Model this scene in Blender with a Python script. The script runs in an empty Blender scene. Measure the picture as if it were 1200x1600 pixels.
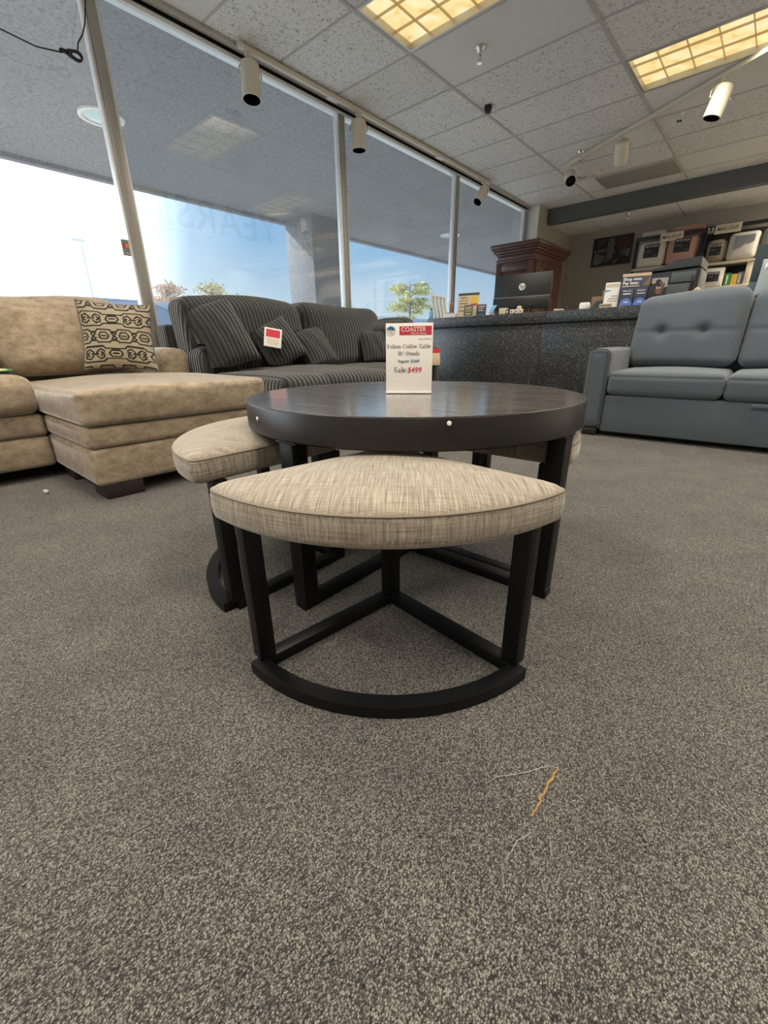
import bpy, bmesh, math, random
from math import sin, cos, pi, sqrt, exp, radians, atan2
from mathutils import Matrix, Vector
random.seed(7)
C = bpy.context.scene.collection
V = Vector

# ------------------------------------------------------------------ materials
def new_mat(name):
    m = bpy.data.materials.new(name); m.use_nodes = True
    nt = m.node_tree; b = nt.nodes['Principled BSDF']
    return m, nt, b

def N(nt, t, **kw):
    n = nt.nodes.new(t)
    for k, v in kw.items(): setattr(n, k, v)
    return n

def L(nt, a, b): nt.links.new(a, b)

def mat(name, col, rough=0.6, metal=0.0, spec=0.5, sheen=0.0, emit=None, es=1.0, coat=0.0):
    m, nt, b = new_mat(name)
    b.inputs['Base Color'].default_value = (*col, 1)
    b.inputs['Roughness'].default_value = rough
    b.inputs['Metallic'].default_value = metal
    b.inputs['Specular IOR Level'].default_value = spec
    b.inputs['Sheen Weight'].default_value = sheen
    b.inputs['Coat Weight'].default_value = coat
    if emit:
        b.inputs['Emission Color'].default_value = (*emit, 1)
        b.inputs['Emission Strength'].default_value = es
    return m

def ramp(nt, fac, stops):
    r = N(nt, 'ShaderNodeValToRGB'); e = r.color_ramp.elements
    while len(e) < len(stops): e.new(0.5)
    for i, (p, c) in enumerate(stops):
        e[i].position = p; e[i].color = (*c, 1)
    L(nt, fac, r.inputs[0]); return r.outputs[0]

def coords(nt, kind='Object', scale=(1, 1, 1), rot=(0, 0, 0)):
    t = N(nt, 'ShaderNodeTexCoord'); mp = N(nt, 'ShaderNodeMapping')
    mp.inputs['Scale'].default_value = scale; mp.inputs['Rotation'].default_value = rot
    L(nt, t.outputs[kind], mp.inputs[0]); return mp.outputs[0]

def noise(nt, vec, scale, detail=2, rough=0.5, dist=0.0):
    n = N(nt, 'ShaderNodeTexNoise'); n.inputs['Scale'].default_value = scale
    n.inputs['Detail'].default_value = detail; n.inputs['Roughness'].default_value = rough
    n.inputs['Distortion'].default_value = dist
    L(nt, vec, n.inputs['Vector']); return n.outputs['Fac']

def math_(nt, op, a, b=None, c=None):
    n = N(nt, 'ShaderNodeMath', operation=op)
    for i, v in enumerate((a, b, c)):
        if v is None: continue
        if isinstance(v, (int, float)): n.inputs[i].default_value = v
        else: L(nt, v, n.inputs[i])
    return n.outputs[0]

def mix(nt, fac, a, b, blend='MIX'):
    n = N(nt, 'ShaderNodeMix', data_type='RGBA', blend_type=blend)
    for sock, v in ((n.inputs[0], fac), (n.inputs[6], a), (n.inputs[7], b)):
        if isinstance(v, (int, float)): sock.default_value = v
        elif isinstance(v, tuple): sock.default_value = (*v, 1)
        else: L(nt, v, sock)
    return n.outputs[2]

def bump(nt, b, h, strength=0.5, dist=0.01):
    n = N(nt, 'ShaderNodeBump'); n.inputs['Strength'].default_value = strength
    n.inputs['Distance'].default_value = dist
    L(nt, h, n.inputs['Height']); L(nt, n.outputs[0], b.inputs['Normal'])

def m_carpet():
    m, nt, b = new_mat('carpet_loop_pile')
    v = coords(nt, 'Object', (1, 1.0, 1), (0, 0, radians(40)))
    vs = coords(nt, 'Object', (1.0, 0.72, 1), (0, 0, radians(40)))
    vo = N(nt, 'ShaderNodeTexVoronoi'); vo.inputs['Scale'].default_value = 620
    L(nt, vs, vo.inputs['Vector'])
    big = noise(nt, v, 6, 3); mid = noise(nt, vs, 240, 3, 0.6); fine = noise(nt, v, 760, 2, 0.7)
    cell = N(nt, 'ShaderNodeSeparateColor'); L(nt, vo.outputs['Color'], cell.inputs[0])
    t = math_(nt, 'MULTIPLY', cell.outputs[0], 0.42)
    t = math_(nt, 'ADD', t, math_(nt, 'MULTIPLY', fine, 0.55))
    t = math_(nt, 'ADD', t, math_(nt, 'MULTIPLY', mid, 0.34))
    t = math_(nt, 'ADD', t, math_(nt, 'MULTIPLY', big, 0.16))
    d = math_(nt, 'MULTIPLY', vo.outputs['Distance'], 0.55)
    t = math_(nt, 'SUBTRACT', t, d)
    col = ramp(nt, t, [(0.18, (0.011, 0.011, 0.011)), (0.41, (0.058, 0.054, 0.051)), (0.58, (0.168, 0.157, 0.142)), (0.81, (0.38, 0.357, 0.317))])
    L(nt, col, b.inputs['Base Color']); b.inputs['Roughness'].default_value = 0.95
    b.inputs['Specular IOR Level'].default_value = 0.1; b.inputs['Sheen Weight'].default_value = 0.15
    bump(nt, b, t, 0.9, 0.004)
    return m

def m_fissured():
    m, nt, b = new_mat('ceiling_tile')
    p = coords(nt, 'Object')
    s = N(nt, 'ShaderNodeSeparateXYZ'); L(nt, p, s.inputs[0])
    cx = math_(nt, 'FLOOR', math_(nt, 'DIVIDE', math_(nt, 'ADD', s.outputs[0], 2.665 + 12.08), 1.208))
    cy = math_(nt, 'FLOOR', math_(nt, 'DIVIDE', math_(nt, 'ADD', s.outputs[1], -3.40 + 6.18), 0.618))
    cb = N(nt, 'ShaderNodeCombineXYZ'); L(nt, cx, cb.inputs[0]); L(nt, cy, cb.inputs[1])
    wn = N(nt, 'ShaderNodeTexWhiteNoise', noise_dimensions='2D'); L(nt, cb.outputs[0], wn.inputs['Vector'])
    f = noise(nt, p, 52, 2, 0.5, 1.4); f2 = noise(nt, p, 260, 2); bg = noise(nt, p, 1.3, 3)
    pit = ramp(nt, f, [(0.0, (0, 0, 0)), (0.36, (0, 0, 0)), (0.44, (1, 1, 1)), (1, (1, 1, 1))])
    amt = math_(nt, 'MULTIPLY', math_(nt, 'GREATER_THAN', wn.outputs[0], 0.35), 0.55)
    base = mix(nt, wn.outputs[0], (0.72, 0.705, 0.68), (0.88, 0.865, 0.84))
    base = mix(nt, bg, base, (0.76, 0.75, 0.735))
    dk = math_(nt, 'MULTIPLY', amt, math_(nt, 'SUBTRACT', 1.0, pit))
    col = mix(nt, dk, base, (0.12, 0.115, 0.11))
    L(nt, col, b.inputs['Base Color']); b.inputs['Roughness'].default_value = 0.95
    b.inputs['Specular IOR Level'].default_value = 0.1
    bump(nt, b, math_(nt, 'ADD', f2, math_(nt, 'MULTIPLY', pit, 1.5)), 0.35, 0.004)
    return m

def m_stucco(name, a, bb, scale=60):
    m, nt, b = new_mat(name)
    p = coords(nt, 'Object'); f = noise(nt, p, scale, 4, 0.65, 0.5); g = noise(nt, p, 1.0, 3)
    col = mix(nt, g, a, bb); col = mix(nt, ramp(nt, f, [(0.35, (0.75,) * 3), (0.55, (0,) * 3)]), col, tuple(x * 0.62 for x in a))
    L(nt, col, b.inputs['Base Color']); b.inputs['Roughness'].default_value = 0.95; b.inputs['Specular IOR Level'].default_value = 0.1
    bump(nt, b, f, 0.8, 0.02); return m

def m_paint(name, col):
    m, nt, b = new_mat(name)
    p = coords(nt, 'Object'); f = noise(nt, p, 180, 2); g = noise(nt, p, 1.2, 2)
    c = mix(nt, g, tuple(x * 0.9 for x in col), tuple(min(1, x * 1.08) for x in col))
    L(nt, c, b.inputs['Base Color']); b.inputs['Roughness'].default_value = 0.8; bump(nt, b, f, 0.12, 0.002); return m

def m_espresso(name, top=False):
    m, nt, b = new_mat(name)
    p = coords(nt, 'Object', (1, 1, 1), (0, 0, radians(-38)))
    st = coords(nt, 'Object', (2.2, 42, 42), (0, 0, radians(-38)))
    f = noise(nt, st, 2.2, 5, 0.62, 0.6); g = noise(nt, coords(nt, 'Object', (6, 190, 190), (0, 0, radians(-38))), 2.0, 3)
    mm = math_(nt, 'MULTIPLY', f, 0.7); mm = math_(nt, 'ADD', mm, math_(nt, 'MULTIPLY', g, 0.3))
    if top:
        col = ramp(nt, mm, [(0.3, (0.026, 0.021, 0.018)), (0.5, (0.075, 0.062, 0.054)), (0.72, (0.17, 0.142, 0.122))])
    else:
        col = ramp(nt, mm, [(0.35, (0.007, 0.0055, 0.0055)), (0.65, (0.013, 0.010, 0.010))])
    L(nt, col, b.inputs['Base Color'])
    if top:
        r = math_(nt, 'ADD', math_(nt, 'MULTIPLY', mm, 0.26), 0.14)
        L(nt, r, b.inputs['Roughness']); bump(nt, b, mm, 0.012, 0.0006)
        b.inputs['Specular IOR Level'].default_value = 0.8; b.inputs['Coat Weight'].default_value = 1.0; b.inputs['Coat Roughness'].default_value = 0.15
    else:
        b.inputs['Roughness'].default_value = 0.38; b.inputs['Specular IOR Level'].default_value = 0.4
    return m

def m_linen():
    m, nt, b = new_mat('linen_seat_fabric')
    def th(sc, s=1.0, d=3): return noise(nt, coords(nt, 'Object', sc), s, d, 0.6)
    along_x = th((14, 480, 0)); along_y = th((520, 16, 0)); vert = th((420, 420, 9)); hor = th((9, 9, 520))
    ge = N(nt, 'ShaderNodeNewGeometry'); s = N(nt, 'ShaderNodeSeparateXYZ'); L(nt, ge.outputs['Normal'], s.inputs[0])
    up = N(nt, 'ShaderNodeMapRange'); up.inputs[1].default_value = 0.45; up.inputs[2].default_value = 0.7
    L(nt, s.outputs[2], up.inputs[0])
    tp = math_(nt, 'ADD', math_(nt, 'MULTIPLY', along_x, 0.75), math_(nt, 'MULTIPLY', along_y, 0.35))
    sd = math_(nt, 'ADD', math_(nt, 'MULTIPLY', vert, 0.62), math_(nt, 'MULTIPLY', hor, 0.48))
    n = N(nt, 'ShaderNodeMix'); L(nt, up.outputs[0], n.inputs[0]); L(nt, sd, n.inputs[2]); L(nt, tp, n.inputs[3])
    t = n.outputs[0]
    col = ramp(nt, t, [(0.36, (0.085, 0.068, 0.052)), (0.50, (0.21, 0.177, 0.138)), (0.62, (0.335, 0.290, 0.228)), (0.78, (0.48, 0.425, 0.345))])
    L(nt, col, b.inputs['Base Color']); b.inputs['Roughness'].default_value = 0.85; b.inputs['Sheen Weight'].default_value = 0.3
    b.inputs['Specular IOR Level'].default_value = 0.25
    bump(nt, b, t, 0.4, 0.002); return m

def m_velvet():
    m, nt, b = new_mat('beige_plush_fabric')
    p = coords(nt, 'Object'); f = noise(nt, coords(nt, 'Object', (1, .7, 1.3)), 24, 7, 0.74, 0.25); g = noise(nt, p, 170, 2); h = noise(nt, coords(nt, 'Object', (1, 1, 3)), 5, 3, 0.5, 0.6)
    t = math_(nt, 'ADD', math_(nt, 'MULTIPLY', f, 0.78), math_(nt, 'MULTIPLY', h, 0.18)); t = math_(nt, 'ADD', t, math_(nt, 'MULTIPLY', g, 0.06))
    col = ramp(nt, t, [(0.38, (0.200, 0.152, 0.105)), (0.49, (0.295, 0.234, 0.166)), (0.62, (0.395, 0.322, 0.238))])
    L(nt, col, b.inputs['Base Color']); b.inputs['Roughness'].default_value = 0.75; b.inputs['Sheen Weight'].default_value = 0.8
    b.inputs['Sheen Roughness'].default_value = 0.35; b.inputs['Sheen Tint'].default_value = (0.95, 0.95, 1, 1)
    b.inputs['Specular IOR Level'].default_value = 0.25
    bump(nt, b, t, 0.25, 0.006); return m

def m_cord(name, axis, side_axis=None, pitch=0.032):
    """wide-wale corduroy: ribs at constant object-space axis"""
    m, nt, b = new_mat(name)
    p = coords(nt, 'Object'); s = N(nt, 'ShaderNodeSeparateXYZ'); L(nt, p, s.inputs[0])
    w = noise(nt, p, 5, 2)
    def wave(o):
        q = math_(nt, 'ADD', s.outputs[o], math_(nt, 'MULTIPLY', w, 0.02))
        return math_(nt, 'ABSOLUTE', math_(nt, 'SINE', math_(nt, 'MULTIPLY', q, pi / pitch)))
    h = wave(axis)
    if side_axis is not None:
        ge = N(nt, 'ShaderNodeNewGeometry'); sn = N(nt, 'ShaderNodeSeparateXYZ'); L(nt, ge.outputs['Normal'], sn.inputs[0])
        g = math_(nt, 'GREATER_THAN', math_(nt, 'ABSOLUTE', sn.outputs[axis]), 0.75)
        n = N(nt, 'ShaderNodeMix'); L(nt, g, n.inputs[0]); L(nt, h, n.inputs[2]); L(nt, wave(side_axis), n.inputs[3]); h = n.outputs[0]
    f = noise(nt, p, 160, 3, 0.6); f2 = noise(nt, p, 9, 3)
    col = ramp(nt, h, [(0.05, (0.003, 0.003, 0.003)), (0.5, (0.016, 0.0175, 0.016)), (0.95, (0.044, 0.048, 0.044))])  # grooves darkened in the colour to stand for shade between ribs
    col = mix(nt, f2, col, (0.05, 0.052, 0.046), 'MIX') if False else col
    col = mix(nt, math_(nt, 'MULTIPLY', f, 0.5), col, (0.02, 0.02, 0.018))
    L(nt, col, b.inputs['Base Color']); b.inputs['Roughness'].default_value = 0.9; b.inputs['Sheen Weight'].default_value = 0.35
    b.inputs['Sheen Roughness'].default_value = 0.5; b.inputs['Specular IOR Level'].default_value = 0.1
    bump(nt, b, math_(nt, 'POWER', h, 0.6), 1.0, 0.009); return m

def m_weave(name, a, bb, scale=500):
    m, nt, b = new_mat(name)
    p = coords(nt, 'Object'); f = noise(nt, p, scale, 3, 0.7); g = noise(nt, p, 5, 2)
    col = mix(nt, f, a, bb); col = mix(nt, math_(nt, 'MULTIPLY', g, 0.25), col, a)
    L(nt, col, b.inputs['Base Color']); b.inputs['Roughness'].default_value = 0.9; b.inputs['Sheen Weight'].default_value = 0.25
    b.inputs['Specular IOR Level'].default_value = 0.2
    bump(nt, b, f, 0.35, 0.002); return m

def m_speckle():
    m, nt, b = new_mat('speckled_laminate')
    p = coords(nt, 'Object'); v = N(nt, 'ShaderNodeTexVoronoi'); v.inputs['Scale'].default_value = 110; L(nt, p, v.inputs['Vector'])
    f = noise(nt, p, 85, 3, 0.7); s = N(nt, 'ShaderNodeSeparateColor'); L(nt, v.outputs['Color'], s.inputs[0])
    t = math_(nt, 'ADD', math_(nt, 'MULTIPLY', f, 0.75), math_(nt, 'MULTIPLY', s.outputs[0], 0.3))
    col = ramp(nt, t, [(0.40, (0.014, 0.015, 0.017)), (0.58, (0.032, 0.034, 0.036)), (0.70, (0.10, 0.105, 0.10)), (0.80, (0.30, 0.31, 0.29))])
    L(nt, col, b.inputs['Base Color']); b.inputs['Roughness'].default_value = 0.36; b.inputs['Specular IOR Level'].default_value = 0.55
    bump(nt, b, f, 0.06, 0.002); return m

def m_wood(name, a, bb, stretch=(30, 30, 2), rough=0.35):
    m, nt, b = new_mat(name)
    f = noise(nt, coords(nt, 'Object', stretch), 1.4, 4, 0.6, 0.8)
    L(nt, mix(nt, f, a, bb), b.inputs['Base Color']); b.inputs['Roughness'].default_value = rough
    b.inputs['Coat Weight'].default_value = 0.2; return m

def m_glass(name, tint, haze, haze_col):
    m = bpy.data.materials.new(name); m.use_nodes = True; nt = m.node_tree; nt.nodes.clear()
    out = N(nt, 'ShaderNodeOutputMaterial'); tr = N(nt, 'ShaderNodeBsdfTransparent'); gl = N(nt, 'ShaderNodeBsdfGlossy')
    tr.inputs[0].default_value = (*tint, 1); gl.inputs['Roughness'].default_value = 0.02
    fr = N(nt, 'ShaderNodeFresnel'); fr.inputs[0].default_value = 1.8
    df = N(nt, 'ShaderNodeBsdfDiffuse'); df.inputs[0].default_value = (*haze_col, 1)
    tl = N(nt, 'ShaderNodeBsdfTranslucent'); tl.inputs[0].default_value = (*haze_col, 1)
    a = N(nt, 'ShaderNodeAddShader'); L(nt, df.outputs[0], a.inputs[0]); L(nt, tl.outputs[0], a.inputs[1])
    p = coords(nt, 'Object'); f = noise(nt, p, 2.5, 4, 0.6, 1.0); f2 = noise(nt, p, 60, 2)
    fac = math_(nt, 'MULTIPLY', math_(nt, 'ADD', math_(nt, 'MULTIPLY', f, 1.3), math_(nt, 'MULTIPLY', f2, 0.4)), haze)
    m1 = N(nt, 'ShaderNodeMixShader'); L(nt, fac, m1.inputs[0]); L(nt, tr.outputs[0], m1.inputs[1]); L(nt, a.outputs[0], m1.inputs[2])
    m2 = N(nt, 'ShaderNodeMixShader'); L(nt, fr.outputs[0], m2.inputs[0]); L(nt, m1.outputs[0], m2.inputs[1]); L(nt, gl.outputs[0], m2.inputs[2])
    L(nt, m2.outputs[0], out.inputs[0]); return m

def m_attr(name, rough=0.7, sheen=0.0, b_scale=0):
    m, nt, b = new_mat(name)
    a = N(nt, 'ShaderNodeVertexColor', layer_name='Col'); L(nt, a.outputs[0], b.inputs['Base Color'])
    b.inputs['Roughness'].default_value = rough; b.inputs['Sheen Weight'].default_value = sheen
    if b_scale: bump(nt, b, noise(nt, coords(nt), b_scale, 2), 0.3, 0.002)
    return m

def m_leaf(name, a, bb):
    m, nt, b = new_mat(name)
    f = noise(nt, coords(nt, 'Object'), 2.0, 3); L(nt, ramp(nt, f, [(0.35, a), (0.65, bb)]), b.inputs['Base Color'])
    b.inputs['Roughness'].default_value = 0.8; return m

def m_troffer():
    m, nt, b = new_mat('louver_glow')
    p = coords(nt, 'Object'); f = noise(nt, p, 9, 3, 0.5, 0.5)
    col = ramp(nt, f, [(0.3, (0.80, 0.54, 0.18)), (0.5, (1.0, 0.76, 0.34)), (0.7, (1.0, 0.88, 0.55))])
    b.inputs['Base Color'].default_value = (0.3, 0.25, 0.15, 1)
    L(nt, col, b.inputs['Emission Color']); b.inputs['Emission Strength'].default_value = 0.95; return m

M = dict(
    carpet=m_carpet(), tile=m_fissured(), tbar=mat('ceiling_grid_shaded_paint', (0.50, 0.48, 0.45), 0.7),  # grid bars coloured darker to stand for shadow reveals beside the tiles
    soffit=m_stucco('soffit_stucco', (0.27, 0.275, 0.285), (0.33, 0.335, 0.345), 30), pillar=m_stucco('pillar_stucco', (0.27, 0.275, 0.29), (0.32, 0.325, 0.34), 50),
    wall=m_paint('grey_wall_paint', (0.36, 0.335, 0.29)), wall_w=m_paint('store_wall_paint', (0.70, 0.67, 0.62)), beam=m_paint('slate_beam_paint', (0.11, 0.12, 0.122)),
    white=mat('white_paint', (0.72, 0.71, 0.67), 0.5), alu=mat('aluminium_frame', (0.40, 0.385, 0.36), 0.42, 0.55), alu_w=mat('pale_frame_edge', (0.78, 0.80, 0.80), 0.4, 0.2),
    black=mat('black_plastic', (0.012, 0.012, 0.013), 0.45), blk_rub=mat('black_gap', (0.006, 0.006, 0.006), 0.9), blkmet=mat('black_metal', (0.014, 0.014, 0.016), 0.4),
    top=m_espresso('espresso_veneer_top', True), esp=m_espresso('espresso_wood'), legm=mat('black_painted_leg', (0.0045, 0.005, 0.0065), 0.42, 0.0, 0.22),
    linen=m_linen(), stitch=mat('seat_stitching', (0.21, 0.18, 0.145), 0.9), velvet=m_velvet(), vel_dark=mat('dark_sofa_block_foot', (0.022, 0.012, 0.013), 0.45),
    cord=m_cord('corduroy_ribs', 1, 0), cordp=m_cord('corduroy_pillow_ribs', 0, None, 0.030), grey=m_weave('grey_woven_fabric', (0.066, 0.079, 0.095), (0.138, 0.160, 0.188)),
    greypipe=mat('grey_piping', (0.07, 0.08, 0.09), 0.9), speck=m_speckle(), mahog=m_wood('mahogany', (0.060, 0.022, 0.016), (0.125, 0.048, 0.034)),
    spot=mat('cream_spot_paint', (0.70, 0.65, 0.53), 0.45), spotin=mat('spot_inside', (0.012, 0.012, 0.018), 0.3), wire=mat('steel_yoke', (0.55, 0.52, 0.45), 0.35, 0.6),
    chrome=mat('chrome', (0.75, 0.74, 0.72), 0.15, 1.0), troff=m_troffer(), louver=mat('louver_blade', (0.40, 0.30, 0.15), 0.4, 0.0, emit=(1.0, 0.66, 0.25), es=0.16), troframe=mat('light_frame', (0.55, 0.54, 0.52), 0.35, 0.4),
    glass1=m_glass('clear_pane', (0.93, 0.96, 0.97), 0.02, (0.9, 0.93, 0.95)), glass=m_glass('tinted_dusty_pane', (0.56, 0.625, 0.665), 0.05, (0.85, 0.9, 0.95)),
    paper=mat('white_card', (0.78, 0.76, 0.73), 0.6), acrylic=mat('acrylic', (0.80, 0.79, 0.77), 0.15), red=mat('printed_red', (0.50, 0.025, 0.05), 0.6), ink=mat('printed_dark_ink', (0.03, 0.03, 0.035), 0.7),
    blue=mat('printed_blue', (0.015, 0.13, 0.32), 0.6), wink=mat('printed_white', (0.85, 0.84, 0.82), 0.6), greyink=mat('printed_grey', (0.22, 0.23, 0.25), 0.7), pricered=mat('printed_price_red', (0.55, 0.02, 0.05), 0.6),
    navy=mat('printed_navy', (0.03, 0.04, 0.09), 0.5), snap=mat('printed_round_blue', (0.10, 0.19, 0.55), 0.5), orange=mat('printed_orange', (0.75, 0.28, 0.06), 0.6), olive=mat('printed_olive', (0.10, 0.11, 0.06), 0.6), tan=mat('printed_tan', (0.62, 0.50, 0.33), 0.6),
    cream=mat('cream_card', (0.66, 0.57, 0.42), 0.55), slat=mat('cream_slat_wood', (0.80, 0.68, 0.48), 0.5), teal=mat('teal_plastic', (0.03, 0.16, 0.20), 0.3), bluepl=mat('pale_blue_plastic', (0.20, 0.42, 0.65), 0.3),
    slate=mat('slate_box_card', (0.055, 0.072, 0.082), 0.7), slate2=mat('slate_box_pale', (0.13, 0.17, 0.20), 0.7), printer=mat('printer_shell', (0.045, 0.052, 0.058), 0.5), printer2=mat('printer_side', (0.16, 0.15, 0.135), 0.6), printer3=mat('printer_panel', (0.10, 0.115, 0.125), 0.5),
    bagw=m_weave('white_bedding_bag', (0.58, 0.54, 0.47), (0.72, 0.68, 0.6), 60), bagp=m_weave('pink_bedding_bag', (0.42, 0.24, 0.19), (0.58, 0.35, 0.29), 60), bagb=m_weave('tan_bedding_bag', (0.25, 0.20, 0.15), (0.36, 0.29, 0.21), 60), bagg=m_weave('grey_bedding_bag', (0.28, 0.28, 0.26), (0.38, 0.38, 0.35), 60),
    kpil=m_weave('pale_blue_grey_pillow', (0.30, 0.35, 0.37), (0.42, 0.47, 0.49), 200), green=mat('printed_green', (0.03, 0.22, 0.05), 0.5), yellow=mat('printed_yellow', (0.75, 0.50, 0.05), 0.5),
    asphalt=m_stucco('pavement', (0.44, 0.44, 0.43), (0.52, 0.52, 0.50), 3), carp=mat('car_blue_paint', (0.42, 0.53, 0.68), 0.25, 0.0, coat=0.6), carg=mat('car_glass', (0.40, 0.55, 0.72), 0.1), hazeb=m_paint('distant_blue_wall', (0.74, 0.80, 0.86)), rubber=mat('tyre', (0.02, 0.02, 0.02), 0.8),
    pine=m_leaf('pine_foliage', (0.48, 0.46, 0.16), (0.85, 0.80, 0.42)), autumn=m_leaf('autumn_foliage', (0.62, 0.40, 0.24), (0.80, 0.60, 0.42)), yel=m_leaf('yellow_green_foliage', (0.62, 0.55, 0.26), (0.8, 0.7, 0.4)), bark=mat('bark', (0.22, 0.17, 0.13), 0.9),
    fluff=mat('carpet_backing_fibre', (0.34, 0.20, 0.075), 0.9), lint=mat('white_thread', (0.42, 0.42, 0.43), 0.9), vcol=m_attr('printed_picture', 0.55), patt=m_attr('patterned_pillow_weave', 0.9, 0.2, 260), wood_lt=m_wood('shelf_board', (0.52, 0.44, 0.31), (0.66, 0.57, 0.43)), steel=mat('galvanised_post', (0.95, 0.95, 0.95), 0.6, 0.0),
    brown=mat('brown_card', (0.22, 0.15, 0.09), 0.8), skin=mat('tan_plush', (0.55, 0.43, 0.28), 0.9), lens=mat('frosted_lens', (0.55, 0.66, 0.66), 0.25),
)

# ------------------------------------------------------------------ object helpers
MW = {}
def tag(o, label=None, cat=None, group=None, kind=None):
    if label: o['label'] = label
    if cat: o['category'] = cat
    if group: o['group'] = group
    if kind: o['kind'] = kind
    return o

def thing(name, label, cat, loc=(0, 0, 0), rz=0.0, group=None):
    o = bpy.data.objects.new(name, None); C.objects.link(o); o.empty_display_size = 0.05
    o.location = loc; o.rotation_euler = (0, 0, rz)
    MW[o.name] = Matrix.Translation(V(loc)) @ Matrix.Rotation(rz, 4, 'Z')
    return tag(o, label, cat, group)

def world_of(o):
    while o is not None:
        if o.name in MW: return MW[o.name]
        o = o.parent
    return Matrix.Identity(4)

def obj(name, bm, m, parent=None, sharp=35, world=False, smooth=True):
    if world and parent is not None: bm.transform(world_of(parent).inverted())
    me = bpy.data.meshes.new(name)
    bmesh.ops.recalc_face_normals(bm, faces=bm.faces[:])
    bm.to_mesh(me); bm.free()
    for mm in (m if isinstance(m, (list, tuple)) else [m]): me.materials.append(mm)
    if smooth:
        me.polygons.foreach_set('use_smooth', [True] * len(me.polygons))
        me.set_sharp_from_angle(angle=radians(sharp))
    o = bpy.data.objects.new(name, me); C.objects.link(o)
    if parent is not None: o.parent = parent
    return o

def struct(name, bm, m, parent=None, **k):
    o = obj(name, bm, m, parent, **k)
    if parent is None: o['kind'] = 'structure'
    return o

def BM(): return bmesh.new()

def merge(bm, other, mtx=None):
    if mtx is not None: other.transform(mtx)
    me = bpy.data.meshes.new('tmp'); other.to_mesh(me); other.free(); bm.from_mesh(me); bpy.data.meshes.remove(me)

def box(bm, x0, y0, z0, x1, y1, z1, bev=0.0, seg=2, mtx=None, mi=0):
    t = bmesh.new(); bmesh.ops.create_cube(t, size=1.0)
    for v in t.verts:
        v.co = V(((x0 + x1) / 2 + v.co.x * (x1 - x0), (y0 + y1) / 2 + v.co.y * (y1 - y0), (z0 + z1) / 2 + v.co.z * (z1 - z0)))
    if bev > 0: bmesh.ops.bevel(t, geom=t.edges[:], offset=bev, segments=seg, affect='EDGES', profile=0.5)
    for f in t.faces: f.material_index = mi
    merge(bm, t, mtx); return bm

def boxo(x0, y0, z0, x1, y1, z1, bev=0.0, seg=2): return box(BM(), x0, y0, z0, x1, y1, z1, bev, seg)

def lathe(bm, prof, n=32, mtx=None, cap=True):
    """prof: list of (r,z)"""
    t = bmesh.new(); rings = []
    for r, z in prof:
        if r < 1e-6: rings.append([t.verts.new((0, 0, z))])
        else: rings.append([t.verts.new((r * cos(2 * pi * i / n), r * sin(2 * pi * i / n), z)) for i in range(n)])
    for a, b in zip(rings, rings[1:]):
        for i in range(n):
            j = (i + 1) % n
            if len(a) == 1 and len(b) == 1: continue
            if len(a) == 1: t.faces.new((a[0], b[i], b[j]))
            elif len(b) == 1: t.faces.new((a[i], b[0], a[j]))
            else: t.faces.new((a[i], b[i], b[j], a[j]))
    if cap:
        for r in (rings[0], rings[-1]):
            if len(r) > 2: t.faces.new(r)
    merge(bm, t, mtx); return bm

def tube(bm, pts, r, n=8, closed=False):
    pts = [V(p) for p in pts]; rings = []; m = len(pts)
    up0 = None
    for i, p in enumerate(pts):
        a = pts[(i - 1) % m] if (closed or i > 0) else p; b = pts[(i + 1) % m] if (closed or i < m - 1) else p
        d = (b - a).normalized()
        if up0 is None: up0 = d.orthogonal().normalized()
        up0 = (up0 - d * up0.dot(d)).normalized(); s = d.cross(up0)
        rr = r[i] if isinstance(r, (list, tuple)) else r
        rings.append([bm.verts.new(p + (up0 * cos(2 * pi * k / n) + s * sin(2 * pi * k / n)) * rr) for k in range(n)])
    pairs = list(zip(rings, rings[1:])) + ([(rings[-1], rings[0])] if closed else [])
    for a, b in pairs:
        for k in range(n): bm.faces.new((a[k], a[(k + 1) % n], b[(k + 1) % n], b[k]))
    if not closed: bm.faces.new(rings[0]); bm.faces.new(rings[-1][::-1])
    return bm

def prism(bm, pts, z0, z1, mtx=None):
    t = bmesh.new(); a = [t.verts.new((x, y, z0)) for x, y in pts]; b = [t.verts.new((x, y, z1)) for x, y in pts]; n = len(pts)
    t.faces.new(a[::-1]); t.faces.new(b)
    for i in range(n): t.faces.new((a[i], a[(i + 1) % n], b[(i + 1) % n], b[i]))
    merge(bm, t, mtx); return bm

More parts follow.
